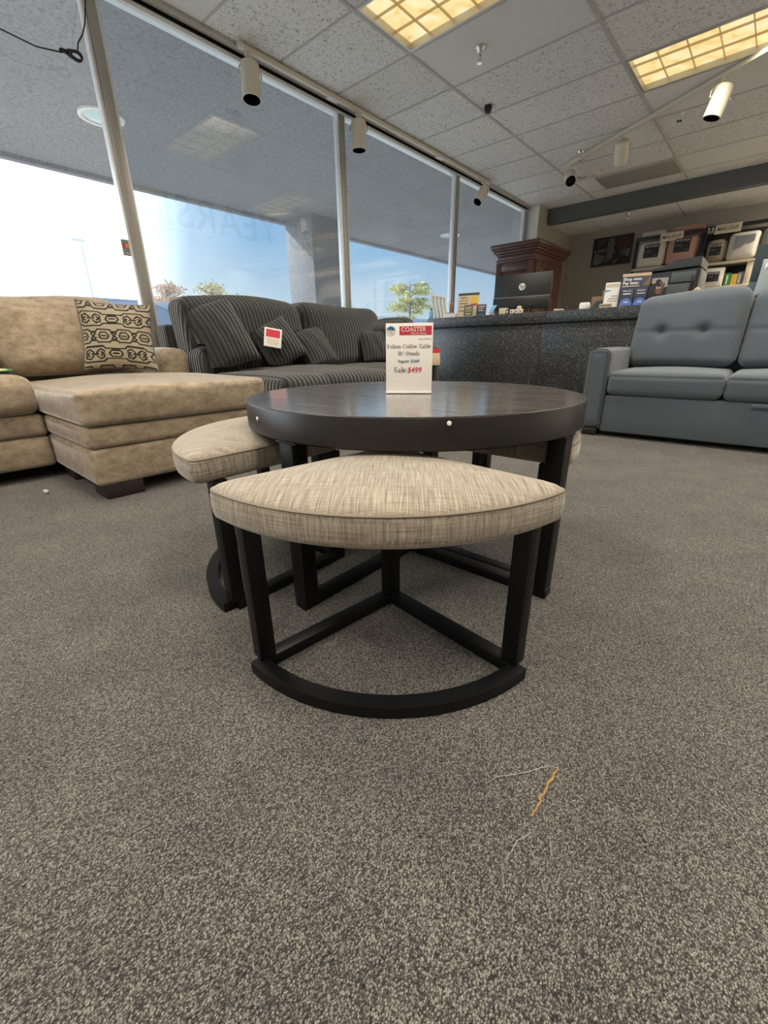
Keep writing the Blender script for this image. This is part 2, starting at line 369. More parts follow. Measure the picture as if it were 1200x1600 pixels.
def cushion(bm, hx, hy, hz, r, mtx=None, n=16, crown=(0, 0, 0), crown_neg=(0, 0, 0), fn=None):
    """soft rounded box centred at 0; crown bulges each +axis face, crown_neg each -axis face"""
    t = bmesh.new(); us = [sin(pi / 2 * (-1 + 2 * i / n)) for i in range(n + 1)]
    H = (hx, hy, hz)
    for ax in range(3):
        a1, a2 = (ax + 1) % 3, (ax + 2) % 3
        for sg in (-1, 1):
            g = []
            for u in us:
                row = []
                for w in us:
                    p = [0, 0, 0]; p[ax] = sg * H[ax]; p[a1] = u * H[a1]; p[a2] = w * H[a2]
                    q = []; d = []
                    for k in range(3):
                        lim = max(H[k] - r, 0); c = max(-lim, min(lim, p[k])); q.append(c); d.append(p[k] - c)
                    dl = sqrt(sum(x * x for x in d))
                    if dl > 1e-9: p = [q[k] + d[k] / dl * r for k in range(3)]
                    u_ = [p[k] / H[k] for k in range(3)]
                    off = [0, 0, 0]
                    for k in range(3):
                        k1, k2 = (k + 1) % 3, (k + 2) % 3
                        f = max(0, 1 - u_[k1] ** 2) * max(0, 1 - u_[k2] ** 2)
                        c = crown[k] if u_[k] > 0 else -crown_neg[k]
                        off[k] = c * f * min(1, abs(u_[k])) ** 2
                    p = [p[k] + off[k] for k in range(3)]
                    if fn: p = fn(p, u_)
                    row.append(t.verts.new(p))
                g.append(row)
            for i in range(n):
                for j in range(n): t.faces.new((g[i][j], g[i + 1][j], g[i + 1][j + 1], g[i][j + 1]))
    bmesh.ops.remove_doubles(t, verts=t.verts[:], dist=1e-5)
    merge(bm, t, mtx); return bm

def cush(x0, y0, z0, x1, y1, z1, r, **k):
    return cushion(BM(), (x1 - x0) / 2, (y1 - y0) / 2, (z1 - z0) / 2, r, Matrix.Translation(((x0 + x1) / 2, (y0 + y1) / 2, (z0 + z1) / 2)), **k)

def frame(o, right, up):
    r = V(right).normalized(); u = V(up); u = (u - r * u.dot(r)).normalized(); n = r.cross(u)
    m = Matrix.Identity(4)
    for i in range(3): m[i][0] = r[i]; m[i][1] = u[i]; m[i][2] = n[i]; m[i][3] = o[i]
    return m

def facing(o, n, up=(0, 0, 1)):
    """frame at o whose +z looks along n, +y as close to up as can be"""
    n = V(n).normalized(); r = V(up).cross(n).normalized(); return frame(o, r, n.cross(r))

def rect(bm, mtx, x0, y0, x1, y1, z=0.0, mi=0):
    f = bm.faces.new([bm.verts.new(mtx @ V(p)) for p in ((x0, y0, z), (x1, y0, z), (x1, y1, z), (x0, y1, z))]); f.material_index = mi; return bm

def disc(bm, mtx, cx, cy, r, z=0.0, n=28, a0=0, a1=2 * pi):
    bm.faces.new([bm.verts.new(mtx @ V((cx + r * cos(a0 + (a1 - a0) * i / n), cy + r * sin(a0 + (a1 - a0) * i / n), z))) for i in range(n if abs(a1 - a0 - 2 * pi) < 1e-6 else n + 1)]); return bm

def text(body, size, m, parent, mtx, x=0, y=0, z=0.001, align='LEFT', shear=0.0, bold=0.0, name='lettering', sx=1.0, spacing=1.0, world=True):
    cu = bpy.data.curves.new('t', 'FONT'); cu.body = body; cu.size = size; cu.align_x = align; cu.shear = shear; cu.offset = bold
    cu.space_character = spacing; cu.resolution_u = 3
    o = bpy.data.objects.new('t', cu); C.objects.link(o)
    me = bpy.data.meshes.new_from_object(o.evaluated_get(bpy.context.evaluated_depsgraph_get())) if False else None
    bpy.context.view_layer.update()
    dg = bpy.context.evaluated_depsgraph_get(); me = bpy.data.meshes.new_from_object(o.evaluated_get(dg))
    bpy.data.objects.remove(o); bpy.data.curves.remove(cu)
    bm = BM(); bm.from_mesh(me); bpy.data.meshes.remove(me); bmesh.ops.triangulate(bm, faces=bm.faces[:])
    T = mtx @ Matrix.Translation((x, y, z)) @ Matrix.Diagonal((sx, 1, 1, 1))
    bm.transform(T)
    if world and parent is not None: bm.transform(world_of(parent).inverted())
    me = bpy.data.meshes.new(name); bm.to_mesh(me); bm.free(); me.materials.append(m)
    t = bpy.data.objects.new(name, me); C.objects.link(t)
    if parent is not None: t.parent = parent
    return t

# stroke alphabet with serifs for the price card (units: x-height 0.46, cap height 0.68)
def arcp(cx, cy, rx, ry, a0, a1, n=14): return [(cx + rx * cos(radians(a0 + (a1 - a0) * i / n)), cy + ry * sin(radians(a0 + (a1 - a0) * i / n))) for i in range(n + 1)]
TH, TN = 0.098, 0.046   # thick and thin strokes
def serif(x, y, w=0.12): return (TN, [(x - w, y), (x + w, y)])
GL = {
 'Y': (0.70, [(TH, [(0.06, .66), (0.34, .32)]), (TN, [(0.62, .66), (0.35, .32)]), (TH, [(0.345, .33), (0.345, .02)]), serif(0.09, .66, .1), serif(0.60, .66, .09), serif(.345, .02)]),
 'u': (0.56, [(TH, [(0.12, .44), (0.12, .14)]), (TN, arcp(.25, .14, .13, .12, 180, 320)), (TH, [(0.41, .44), (0.41, .02)]), (TN, [(.03, .44), (.12, .44)]), (TN, [(.33, .44), (.41, .44)]), (TN, [(.41, .02), (.5, .02)])]),
 'k': (0.55, [(TH, [(0.12, .68), (0.12, .02)]), (TN, [(0.13, .2), (0.40, .44)]), (TH, [(0.22, .27), (0.43, .02)]), (TN, [(.03, .68), (.12, .68)]), serif(.12, .02, .09), serif(.40, .44, .09), serif(.43, .02, .09)]),
 'o': (0.52, [(TH, arcp(.25, .23, .18, .21, 125, 235)), (TH, arcp(.25, .23, .18, .21, -55, 55)), (TN, arcp(.25, .23, .18, .215, 0, 360, 24))]),
 'n': (0.56, [(TH, [(0.12, .44), (0.12, .02)]), (TN, arcp(.26, .31, .14, .13, 180, 40)), (TH, [(0.41, .33), (0.41, .02)]), (TN, [(.03, .44), (.12, .44)]), serif(.12, .02, .09), serif(.41, .02, .09)]),
 'C': (0.70, [(TH, arcp(.36, .34, .29, .33, 125, 235)), (TN, arcp(.36, .34, .29, .335, 45, 315, 24)), (TN, [(.60, .66), (.60, .46)])]),
 'f': (0.34, [(TH, [(0.14, .52), (0.14, .02)]), (TN, arcp(.24, .54, .10, .13, 180, 30)), (TN, [(.03, .44), (.30, .44)]), serif(.14, .02, .1)]),
 'e': (0.48, [(TH, arcp(.24, .23, .18, .21, 125, 235)), (TN, arcp(.24, .23, .18, .21, 0, 320, 24)), (TN, [(.07, .25), (.42, .25)])]),
 'T': (0.62, [(TH, [(0.31, .66), (0.31, .02)]), (TN, [(.04, .66), (.58, .66)]), (TN, [(.045, .66), (.045, .50)]), (TN, [(.575, .66), (.575, .50)]), serif(.31, .02, .13)]),
 'a': (0.47, [(TH, [(0.33, .34), (0.33, .04)]), (TN, arcp(.22, .33, .11, .12, 0, 165)), (TN, [(.33, .27), (.16, .20), (.10, .13)]), (TH, arcp(.17, .11, .08, .08, 120, 260)), (TN, [(.17, .02), (.33, .12)]), (TN, [(.33, .03), (.44, .03)])]),
 'b': (0.54, [(TH, [(0.12, .68), (0.12, .02)]), (TH, arcp(.25, .23, .19, .21, -60, 60)), (TN, arcp(.26, .23, .18, .215, -140, 140)), (TN, [(.03, .68), (.12, .68)])]),
 'l': (0.28, [(TH, [(0.14, .68), (0.14, .02)]), (TN, [(.05, .68), (.14, .68)]), serif(.14, .02, .1)]),
 'W': (0.95, [(TH, [(0.07, .66), (0.27, .02)]), (TN, [(0.28, .02), (0.46, .60)]), (TH, [(0.44, .66), (0.65, .02)]), (TN, [(0.66, .02), (0.87, .66)]), serif(.08, .66, .1), serif(.46, .66, .1), serif(.86, .66, .08)]),
 '/': (0.30, [(TN, [(0.02, -.02), (0.27, .70)])]),
 'S': (0.56, [(TN, arcp(.27, .50, .18, .165, 20, 200)), (TH, [(.10, .47), (.17, .38), (.36, .30), (.44, .20)]), (TN, arcp(.27, .18, .18, .165, 10, -160)), (TN, [(.45, .67), (.45, .50)]), (TN, [(.09, .20), (.09, .01)])]),
 't': (0.32, [(TH, [(0.14, .58), (0.14, .10)]), (TN, arcp(.22, .10, .08, .085, 180, 320)), (TN, [(.03, .44), (.28, .44)])]),
 's': (0.42, [(TN, arcp(.20, .34, .12, .11, 20, 200)), (TH, [(.10, .31), (.17, .26), (.27, .20), (.32, .13)]), (TN, arcp(.20, .12, .13, .11, 10, -165)), (TN, [(.32, .45), (.32, .33)]), (TN, [(.07, .14), (.07, .01)])]),
 ' ': (0.28, []),
}
def serif_text(body, size, m, parent, mtx, cx, y, z=0.001, name='lettering'):
    w = sum(GL[c][0] for c in body); x = -w / 2; bm = BM()
    for ch in body:
        adv, st = GL[ch]
        for th, pts in st:
            for a, b in zip(pts, pts[1:]):
                a = V((a[0], a[1], 0)); b = V((b[0], b[1], 0)); d = (b - a).normalized(); n = V((-d.y, d.x, 0)) * th / 2
                q = [a - n - d * .008, b - n + d * .008, b + n + d * .008, a + n - d * .008]
                bm.faces.new([bm.verts.new(mtx @ V((cx + (x + p.x) * size, y + p.y * size, z))) for p in q])
        x += adv
    bm.transform(world_of(parent).inverted()) if parent is not None else None
    me = bpy.data.meshes.new(name); bm.to_mesh(me); bm.free(); me.materials.append(m)
    o = bpy.data.objects.new(name, me); C.objects.link(o); o.parent = parent; return o

def dup(root, loc, rz, label=None, group=None):
    r = root.copy(); C.objects.link(r); r.location = loc; r.rotation_euler = (0, 0, rz)
    if label: r['label'] = label
    if group: r['group'] = group
    for ch in list(root.children):
        c = ch.copy(); C.objects.link(c); c.parent = r
        for g in ch.children:
            d = g.copy(); C.objects.link(d); d.parent = c
    return r

def colour_grid(bm_fn, nx, ny, colfn, mtx, w, h, z=0.0):
    """flat printed sheet with per-corner colours"""
    bm = BM(); lay = bm.loops.layers.color.new('Col')
    vs = [[bm.verts.new(mtx @ V((w * (i / nx - 0.5), h * (j / ny - 0.5), z))) for j in range(ny + 1)] for i in range(nx + 1)]
    for i in range(nx):
        for j in range(ny):
            f = bm.faces.new((vs[i][j], vs[i + 1][j], vs[i + 1][j + 1], vs[i][j + 1]))
            c = colfn((i + .5) / nx, (j + .5) / ny)
            for l in f.loops: l[lay] = (*c, 1)
    return bm

# ------------------------------------------------------------------ room shell
CH, XW, XS = 2.74, -3.62, -3.40
YB, YBEAM, RX, YF = 9.24, 8.11, 4.6, -3.2
GX0, GDX, GY0, GDY = -2.665, 1.208, 3.40, 0.618
bm = BM(); rect(bm, Matrix.Identity(4), XW - 0.1, YF, RX, YB, 0); struct('floor', bm, M['carpet'], smooth=False)

TROFF = [(0, -1), (1, 2), (2, -1), (0, -5), (2, -5), (1, -8), (3, 2), (4, -1), (4, -5), (3, -9), (5, 2), (0, -9), (2, 5), (3, 6), (5, 6)]   # (column, row) of lay-in lights; all past the first two added unseen for light
xs = [GX0 + GDX * i for i in range(-1, 8)]; ys = [GY0 + GDY * j for j in range(-11, 9)]
bm = BM()
for i in range(-1, 7):
    for j in range(-12, 9):
        if (i, j) in TROFF: continue
        x0, x1 = max(GX0 + GDX * i, XW - .1), min(GX0 + GDX * (i + 1), RX); y0, y1 = max(GY0 + GDY * j, YF), min(GY0 + GDY * (j + 1), YBEAM + .3)
        if x1 - x0 < .02 or y1 - y0 < .02: continue
        rect(bm, Matrix.Identity(4), x0, y0, x1, y1, CH)
ceil = struct('ceiling', bm, M['tile'], smooth=False)
bm = BM()
for x in xs:
    if XW < x < RX: box(bm, x - .013, YF, CH - .006, x + .013, YBEAM, CH + .004)
for y in ys:
    if YF < y < YBEAM: box(bm, XW, y - .009, CH - .004, RX, y + .009, CH + .004)
struct('trim_1', bm, M['tbar'], smooth=False)
# roof slab above the ceiling closes the recesses
struct('wall_roof', boxo(XW - .2, YF - .1, CH + .16, RX + .1, YB + .2, CH + .24), M['wall_w'], smooth=False)
struct('wall_right', boxo(RX, YF, 0, RX + .1, YB, CH + .16), M['wall_w'], smooth=False)
struct('wall_front', boxo(XW - .1, YF - .1, 0, RX + .1, YF, CH + .16), M['wall_w'], smooth=False)
struct('wall_back', boxo(XS - .3, YB, 0, RX + .1, YB + .1, CH + .16), M['wall'], smooth=False)
bm = BM(); box(bm, XW - .1, 7.78, 0, XS, YB, CH); struct('wall_left', bm, M['wall'], smooth=False)
bm = BM(); box(bm, XW - .02, 7.742, 0.3, XS - .002, 7.779, CH - .002); struct('trim_2', bm, M['white'], smooth=False)
# slate beam and the lower ceiling behind it
bm = BM(); box(bm, XS + .001, YBEAM, 2.525, RX, YBEAM + .14, CH - .001); struct('beam', bm, M['beam'], smooth=False)
bm = BM()
for i in range(-1, 7):
    box(bm, max(XS + .001, GX0 - .12 + GDX * i), YBEAM + .14, 2.535, min(RX, GX0 - .12 + GDX * (i + 1) - .012), YB - .001, 2.56)
struct('ceiling_lower', bm, M['tile'], smooth=False)
bm = BM(); box(bm, XS + .001, YBEAM + .14, 2.545, RX, YB - .001, 2.60); struct('trim_3', bm, M['blk_rub'], smooth=False)
# low sill wall under the glass, header and dark reveal above it
bm = BM(); box(bm, XW - .1, YF, 0, XW + .05, 7.742, 0.30); struct('wall_window', bm, M['wall_w'], smooth=False)
bm = BM(); box(bm, XW - .05, YF, 2.665, XW + .035, 7.742, 2.692, .003); struct('trim_4', bm, M['alu_w'])
bm = BM(); box(bm, XW - .06, YF, 2.693, XW + .012, 7.742, CH + .05); struct('trim_5', bm, M['blk_rub'], smooth=False)
bm = BM(); box(bm, XW + .036, YF, 2.715, XW + .085, 7.742, CH - .002); struct('trim_6', bm, M['tbar'], smooth=False)
# glazed bays
MUL = [-2.70, -0.62, 1.46, 3.54, 5.60, 7.69]
for k in range(5):
    y0, y1 = MUL[k] + .03, MUL[k + 1] - .03
    if k == 0: pass
    bm = BM()
    box(bm, XW - .03, y0, .30, XW + .03, y0 + .018, 2.664, .002); box(bm, XW - .03, y1 - .018, .30, XW + .03, y1, 2.664, .002)
    box(bm, XW - .03, y0 + .018, .30, XW + .03, y1 - .018, .34, .002)
    w = struct('window_%d' % (k + 1), bm, M['alu_w'])
    g = BM(); g.faces.new([g.verts.new(p) for p in ((XW, y0 + .01, .33), (XW, y1 - .01, .33), (XW, y1 - .01, 2.67), (XW, y0 + .01, 2.67))])
    obj('pane', g, M['glass1'] if k <= 1 else M['glass'], w, smooth=False)
for k, y in enumerate(MUL):
    bm = BM(); box(bm, XW - .05, y - .029, .30, XW + .045, y + .029, 2.664, .004)
    struct('trim_%d' % (7 + k), bm, M['alu'])
bm = BM(); box(bm, XW - .1, YF, .30, XW + .05, MUL[0] - .03, CH + .1); struct('wall_window_end', bm, M['wall_w'], smooth=False)

# ------------------------------------------------------------------ outside
bm = BM(); rect(bm, Matrix.Identity(4), -120, -90, XW - .1, 160, -0.12); struct('ground', bm, M['asphalt'], smooth=False)
bm = BM(); box(bm, -7.2, -14, 2.77, XW - .06, 22, 3.5); struct('canopy_soffit', bm, M['soffit'], smooth=False)
bm = BM(); box(bm, -7.30, -14, 2.72, -7.19, 22, 3.55, .01); struct('canopy_fascia', bm, M['pillar'])
bm = BM(); box(bm, -7.2, 5.57, -.12, -6.47, 6.30, 2.77, .01); struct('pillar', bm, M['pillar'])
for (x, y, lb) in ((-5.50, 2.14, 'round recessed light in the stucco soffit beside the near mullion'), (-5.58, 8.5, 'far round recessed light in the stucco soffit, seen behind the third mullion')):
    t = thing('recessed_downlight', lb, 'light', (x, y, 2.77))
    g = BM(); lathe(g, [(.20, .004), (.20, -.02), (.185, -.028), (.165, -.02), (.165, .004)], 32); obj('ring', g, M['white'], t)
    g = BM(); lathe(g, [(.165, -.008), (.10, -.022), (0, -.028)], 32, cap=False); obj('lens', g, M['lens'], t)
# long low building across the car park
t = thing('far_building', 'long low pale blue building across the car park', 'building', (-30, 28, -.12))
g = BM(); box(g, -33, 10.2, -.12, -30, 95, 3.3); obj('wall', g, M['hazeb'], t, world=True, smooth=False)
g = BM(); box(g, -33.1, 10.1, 3.3, -29.9, 95.1, 3.5); obj('parapet', g, M['hazeb'], t, world=True, smooth=False)
# car: body side profile extruded across
t = thing('parked_car', 'blue car parked outside behind the patterned pillow', 'car', (-11.0, 4.0, -.12))
def car_prof(pts, y0, y1, taper=0.0):
    g = BM(); n = len(pts)
    a = [g.verts.new((-11.0 + y0, 4.0 + p[0], p[1])) for p in pts]; b = [g.verts.new((-11.0 + y1, 4.0 + p[0], p[1])) for p in pts]
    g.faces.new(a); g.faces.new(b[::-1])
    for i in range(n): g.faces.new((a[i], a[(i + 1) % n], b[(i + 1) % n], b[i]))
    bmesh.ops.bevel(g, geom=g.edges[:], offset=.05, segments=3, affect='EDGES'); return g
obj('body', car_prof([(-2.2, .25), (2.2, .25), (2.25, .75), (1.9, .95), (-1.6, 1.02), (-2.2, .85)], -.9, .9), M['carp'], t, world=True)
obj('cabin', car_prof([(-1.9, 1.0), (1.35, .98), (.55, 1.50), (.1, 1.62), (-1.0, 1.62), (-1.5, 1.52)], -.72, .72), M['carp'], t, world=True)
g = BM()
for sx in (-.735, .735):
    for q in ([(-1.55, 1.05), (-.62, 1.05), (-.62, 1.5), (-1.28, 1.48)], [(-.5, 1.05), (.95, 1.03), (.42, 1.48), (-.5, 1.5)]):
        g.faces.new([g.verts.new((-11.0 + sx, 4.0 + a, b)) for a, b in q])
g.free()
for sx in (-.735, .735):
    for q in ([(-1.55, 1.05), (-.62, 1.05), (-.62, 1.5), (-1.28, 1.48)], [(-.5, 1.05), (.95, 1.03), (.42, 1.48), (-.5, 1.5)]):
        g = BM(); g.faces.new([g.verts.new((-11.0 + sx, 4.0 + a, b)) for a, b in q]); obj('side_window', g, M['carg'], t, world=True, smooth=False)
for sx in (-.8, .8):
    for sy in (-1.4, 1.4):
        g = BM(); lathe(g, [(.2, -.1), (.33, -.1), (.35, 0), (.33, .1), (.2, .1)], 24, Matrix.Translation((-11.0 + sx, 4.0 + sy, .23)) @ Matrix.Rotation(pi / 2, 4, 'Y'))
        obj('wheel', g, M['rubber'], t, world=True)
def tree(loc, label, h, spread, mat_l, kind, n, seed):
    rnd = random.Random(seed)
    t = thing('tree', label, 'tree', loc, 0, 'trees beyond the car park')
    g = BM(); tube(g, [(0, 0, 0), (.05, .1, h * .45), (0, .05, h * .9)], [.22, .15, .04], 8)
    tips = []
    for i in range(26):
        a = rnd.uniform(0, 2 * pi); z = h * rnd.uniform(.42, .85); ln = spread * rnd.uniform(.55, 1.0) * (1.15 - .75 * (z / h - .4))
        e = (cos(a) * ln, sin(a) * ln, z + ln * (.45 if kind != 'pine' else .12)); tube(g, [(0, .05, z), (e[0] * .5, e[1] * .5, z + .2 * ln), e], [.06, .04, .015], 5); tips.append(e)
    obj('trunk', g, M['bark'], t)
    g = BM()
    for i in range(n):
        e = rnd.choice(tips); f = rnd.uniform(.35, 1.08); s = rnd.uniform(.07, .17) if kind == 'pine' else rnd.uniform(.05, .11)
        c = V((e[0] * f, e[1] * f, e[2] - (1 - f) * .15)) + V((rnd.gauss(0, .28), rnd.gauss(0, .28), rnd.gauss(0, .16)))
        R = Matrix.Rotation(rnd.uniform(0, pi), 4, (rnd.gauss(0, 1), rnd.gauss(0, 1), rnd.gauss(0, 1)))
        for k in range(2):
            q = Matrix.Translation(c) @ R @ Matrix.Rotation(k * pi / 2, 4, 'X')
            g.faces.new([g.verts.new(q @ V(p)) for p in ((-s, -s * .5, 0), (s, -s * .5, 0), (s * .7, s * .5, 0), (-s * .7, s * .5, 0))])
    o = obj('foliage', g, mat_l, t, smooth=False); return t
tree((-42, 54, -.12), 'bushy yellow green pine rising above the far end of the corduroy sofa', 10.6, 3.3, M['pine'], 'pine', 3600, 1)
tree((-35, 15.6, -.12), 'thin orange brown autumn tree just right of the near mullion', 5.7, 1.5, M['autumn'], 'dec', 900, 2)
tree((-35, 19.2, -.12), 'taller sparse yellow tree above the corduroy back cushion', 6.1, 1.3, M['yel'], 'dec', 900, 3)
tree((-35, 22.6, -.12), 'low yellow green tree, third from the near mullion', 5.4, 1.2, M['pine'], 'dec', 900, 4)
t = thing('lamp_post', 'thin pale car park lamp post seen through the left pane', 'lamp post', (-20, 6.17, -.12))
g = BM(); tube(g, [(0, 0, 0), (0, 0, 4.45)], .035, 8); obj('pole', g, M['steel'], t)
g = BM(); box(g, -.12, -.3, 4.45, .12, .12, 4.55, .02); obj('lamp_head', g, M['steel'], t)
t = thing('outside_cable', 'thin overhead cable crossing the sky outside', 'wire', (-26, 20, 5.8))
g = BM(); tube(g, [(-26, 4 + 4 * i, 7.1 - .9 * sin(pi * i / 16)) for i in range(17)], .006, 5); obj('cable', g, M['steel'], t, world=True)

# ------------------------------------------------------------------ ceiling fittings
def troffer(i, j, label):
    x0, x1 = GX0 + GDX * i + .012, GX0 + GDX * (i + 1) - .012; y0, y1 = GY0 + GDY * j + .010, GY0 + GDY * (j + 1) - .010
    t = thing('ceiling_light', label, 'ceiling light', ((x0 + x1) / 2, (y0 + y1) / 2, CH), 0, 'lay-in ceiling lights')
    w, d = (x1 - x0) / 2, (y1 - y0) / 2
    g = BM()
    for a in ((-w, -d, w, -d + .02), (-w, d - .02, w, d), (-w, -d + .02, -w + .02, d - .02), (w - .02, -d + .02, w, d - .02)): box(g, a[0], a[1], -.004, a[2], a[3], .05)
    obj('frame', g, M['troframe'], t, smooth=False)
    g = BM(); rect(g, Matrix.Identity(4), -w + .02, -d + .02, w - .02, d - .02, .042); obj('diffuser', g, M['troff'], t, smooth=False)
    g = BM()
    for k in range(1, 6): x = -w + 2 * w * k / 6; box(g, x - .003, -d + .02, .026, x + .003, d - .02, .041)
    for k in range(1, 3): y = -d + 2 * d * k / 3; box(g, -w + .02, y - .003, .026, w - .02, y + .003, .041)
    obj('louver', g, M['louver'], t, smooth=False)
    la = bpy.data.lights.new('tube_lamp', 'AREA'); la.shape = 'RECTANGLE'; la.size = 2 * w - .1; la.size_y = 2 * d - .1
    la.energy = LIGHT_W * {(1, 2): .6, (2, 5): 2.0, (3, 6): 2.0, (5, 6): 2.0}.get((i, j), 1.0); la.color = (1.0, 0.91, 0.77); la.spread = radians(140)
    lo = bpy.data.objects.new('tube_lamp', la); C.objects.link(lo); lo.parent = t; lo.location = (0, 0, -.003)
LIGHT_W = 33
LABT = {(0, -1): 'lit louvered ceiling light nearest the windows, cut by the top edge', (1, 2): 'lit louvered ceiling light above the short cream track'}
for (i, j) in TROFF: troffer(i, j, LABT.get((i, j), 'unseen louvered ceiling light added outside the frame to light the store'))

for x in (.55, 2.4):  # lamps added out of view to brighten the back wall and shelves
    t = thing('ceiling_light', 'unseen louvered light added in the lower ceiling to brighten the back wall', 'ceiling light', (x, 8.72, 2.533), 0, 'added lower ceiling lights')
    g = BM(); box(g, -.59, -.29, -.012, .59, .29, -.001, .002); obj('frame', g, M['troframe'], t, smooth=False)
    g = BM(); rect(g, Matrix.Identity(4), -.56, -.26, .56, .26, -.0125); obj('diffuser', g, M['troff'], t, smooth=False)
    la = bpy.data.lights.new('tube_lamp', 'AREA'); la.shape = 'RECTANGLE'; la.size = 1.1; la.size_y = .5; la.energy = 4 * LIGHT_W; la.color = (1.0, 0.90, 0.75); la.spread = radians(150)
    lo = bpy.data.objects.new('tube_lamp', la); C.objects.link(lo); lo.parent = t; lo.location = (0, 0, -.02)
def sprinkler(loc, label):
    t = thing('sprinkler_head', label, 'sprinkler', loc, 0, 'ceiling sprinkler heads')
    g = BM(); lathe(g, [(.038, -.001), (.038, -.006), (.03, -.016), (.022, -.03), (.012, -.032)], 24); obj('escutcheon', g, M['chrome'], t)
    g = BM(); lathe(g, [(.012, -.03), (.012, -.05), (.007, -.055), (.007, -.085), (.004, -.09)], 16)
    tube(g, [(.010, 0, -.05), (.017, 0, -.065), (.006, 0, -.088)], .003, 6); tube(g, [(-.010, 0, -.05), (-.017, 0, -.065), (-.006, 0, -.088)], .003, 6); obj('frame', g, M['chrome'], t)
    g = BM(); lathe(g, [(.017, -.092), (.019, -.096), (0, -.097)], 16); obj('deflector', g, M['chrome'], t)
sprinkler((-2.22, 3.70, CH), 'chrome sprinkler head beside the near ceiling light')
sprinkler((-2.25, 6.13, CH), 'chrome sprinkler head just above the left end of the short track')
sprinkler((-2.22, 8.39, 2.535), 'small sprinkler head under the lower ceiling behind the slate beam')
t = thing('motion_detector', 'small black dome sensor on the ceiling tile', 'sensor', (-2.58, 4.50, CH))
g = BM(); lathe(g, [(.035, .004), (.037, -.02), (.03, -.022)], 24); obj('base', g, M['black'], t)
g = BM(); lathe(g, [(.033, -.02), (.034, -.035), (.024, -.055), (0, -.062)], 24, cap=False); obj('dome', g, M['black'], t)
t = thing('security_camera', 'small white twin-lens dome camera on the ceiling', 'camera', (-1.26, 5.93, CH))
g = BM(); lathe(g, [(.05, -.001), (.05, -.02), (.04, -.03)], 24); obj('mount', g, M['white'], t)
g = BM(); cushion(g, .036, .036, .042, .034, Matrix.Translation((0, -.01, -.062)), 10); obj('housing', g, M['white'], t)
F = facing((.0 + .022, -.01 - .030, -.072), (.55, -.8, -.25))
for sx in (-.013, .013):
    g = BM(); lathe(g, [(.0095, 0), (.0095, .006), (0, .008)], 16, F @ Matrix.Translation((sx, 0, 0))); obj('camera_lens', g, M['black'], t)
t = thing('air_vent', 'square white ceiling air diffuser behind the leftmost short-track spotlight', 'vent', (-2.43, 6.86, CH))
g = BM(); box(g, -.15, -.17, -.012, .15, .17, .003, .003); obj('plate', g, M['white'], t)
g = BM()
for k in range(3): s = .12 - .035 * k; lathe(g, [(s * 1.41, -.014 - .012 * k), (s * 1.41 - .025, -.028 - .012 * k)], 4, Matrix.Rotation(pi / 4, 4, 'Z'), cap=False)
obj('vane', g, M['white'], t)
t = thing('return_grille', 'brown grey return air panel in the ceiling before the slate beam', 'vent', (-1.93, 7.42, CH))
g = BM(); box(g, -.45, -.27, -.012, .45, .27, -.001, .002); obj('panel', g, mat('return_panel', (0.30, 0.28, 0.25), 0.7), t)
g = BM()
for a in ((-.46, -.28, .46, -.27), (-.46, .27, .46, .28), (.45, -.27, .46, .27), (-.46, -.27, -.45, .27)): box(g, a[0], a[1], -.018, a[2], a[3], -.001)
obj('frame', g, M['troframe'], t, smooth=False)

# ------------------------------------------------------------------ track lights
def spotlight(att, axis, label, group, R=.07, Ln=.225, yoke_dir=None, drop=.05):
    """att = point on the track underside; axis = direction the barrel opens to"""
    t = thing('track_spotlight', label, 'spotlight', att, 0, group)
    a = V(axis).normalized(); piv = V((0, 0, -drop - R - .02))
    g = BM(); box(g, -.016, -.024, -.03, .016, .024, -.001, .003); tube(g, [(0, 0, -.03), (0, 0, -drop)], .009, 8); obj('stem', g, M['spot'], t)
    mtx = facing(piv - a * .075, a, (0.3, .95, .1) if abs(a.z) > .8 else (0, 0, 1))
    g = BM(); lathe(g, [(0, -.008), (R * .82, -.008), (R * .97, 0), (R, .012), (R, Ln), (R * .93, Ln + .001), (R * .93, Ln - .05)], 36, mtx, cap=False); obj('barrel', g, M['spot'], t, 50)
    g = BM(); lathe(g, [(R * .929, Ln - .002), (R * .9, Ln * .55), (R * .5, Ln * .45), (0, Ln * .42)], 36, mtx, cap=False); obj('reflector', g, M['spotin'], t)
    g = BM(); lathe(g, [(R * .36, Ln * .46), (R * .36, Ln * .62), (R * .25, Ln * .72), (0, Ln * .74)], 20, mtx, cap=False); obj('bulb', g, M['spotin'], t)
    yd = V(yoke_dir or (0, 1, 0)); yd = (yd - a * yd.dot(a)).normalized()
    g = BM(); pts = []
    for k in range(13):
        th = pi * k / 12; pts.append(yd * cos(th) * (R + .012) + V((0, 0, 1)) * (sin(th) ** .6 * (R + .012)))
    pts = [piv + p for p in pts]; tube(g, pts, .0045, 6)
    obj('yoke', g, M['wire'], t)
    for s in (-1, 1):
        g = BM(); lathe(g, [(0, 0), (.009, 0), (.009, .012), (0, .014)], 12, facing(piv + yd * s * (R + .004), yd * s, (0, 0, 1) if abs(yd.z) < .9 else (1, 0, 0)), cap=False); obj('knob', g, M['spot'], t)
    return t
TZ = 2.70
t = thing('track_rail', 'long cream ceiling track running above the window header', 'track', (-3.50, 4.4, CH))
g = BM(); box(g, -3.517, 2.46, TZ, -3.483, 6.28, CH - .007, .003); obj('rail', g, M['spot'], t, world=True)
g = BM(); box(g, -3.522, 2.42, TZ - .002, -3.478, 2.46, CH - .007, .003); obj('end_cap', g, M['white'], t, world=True)
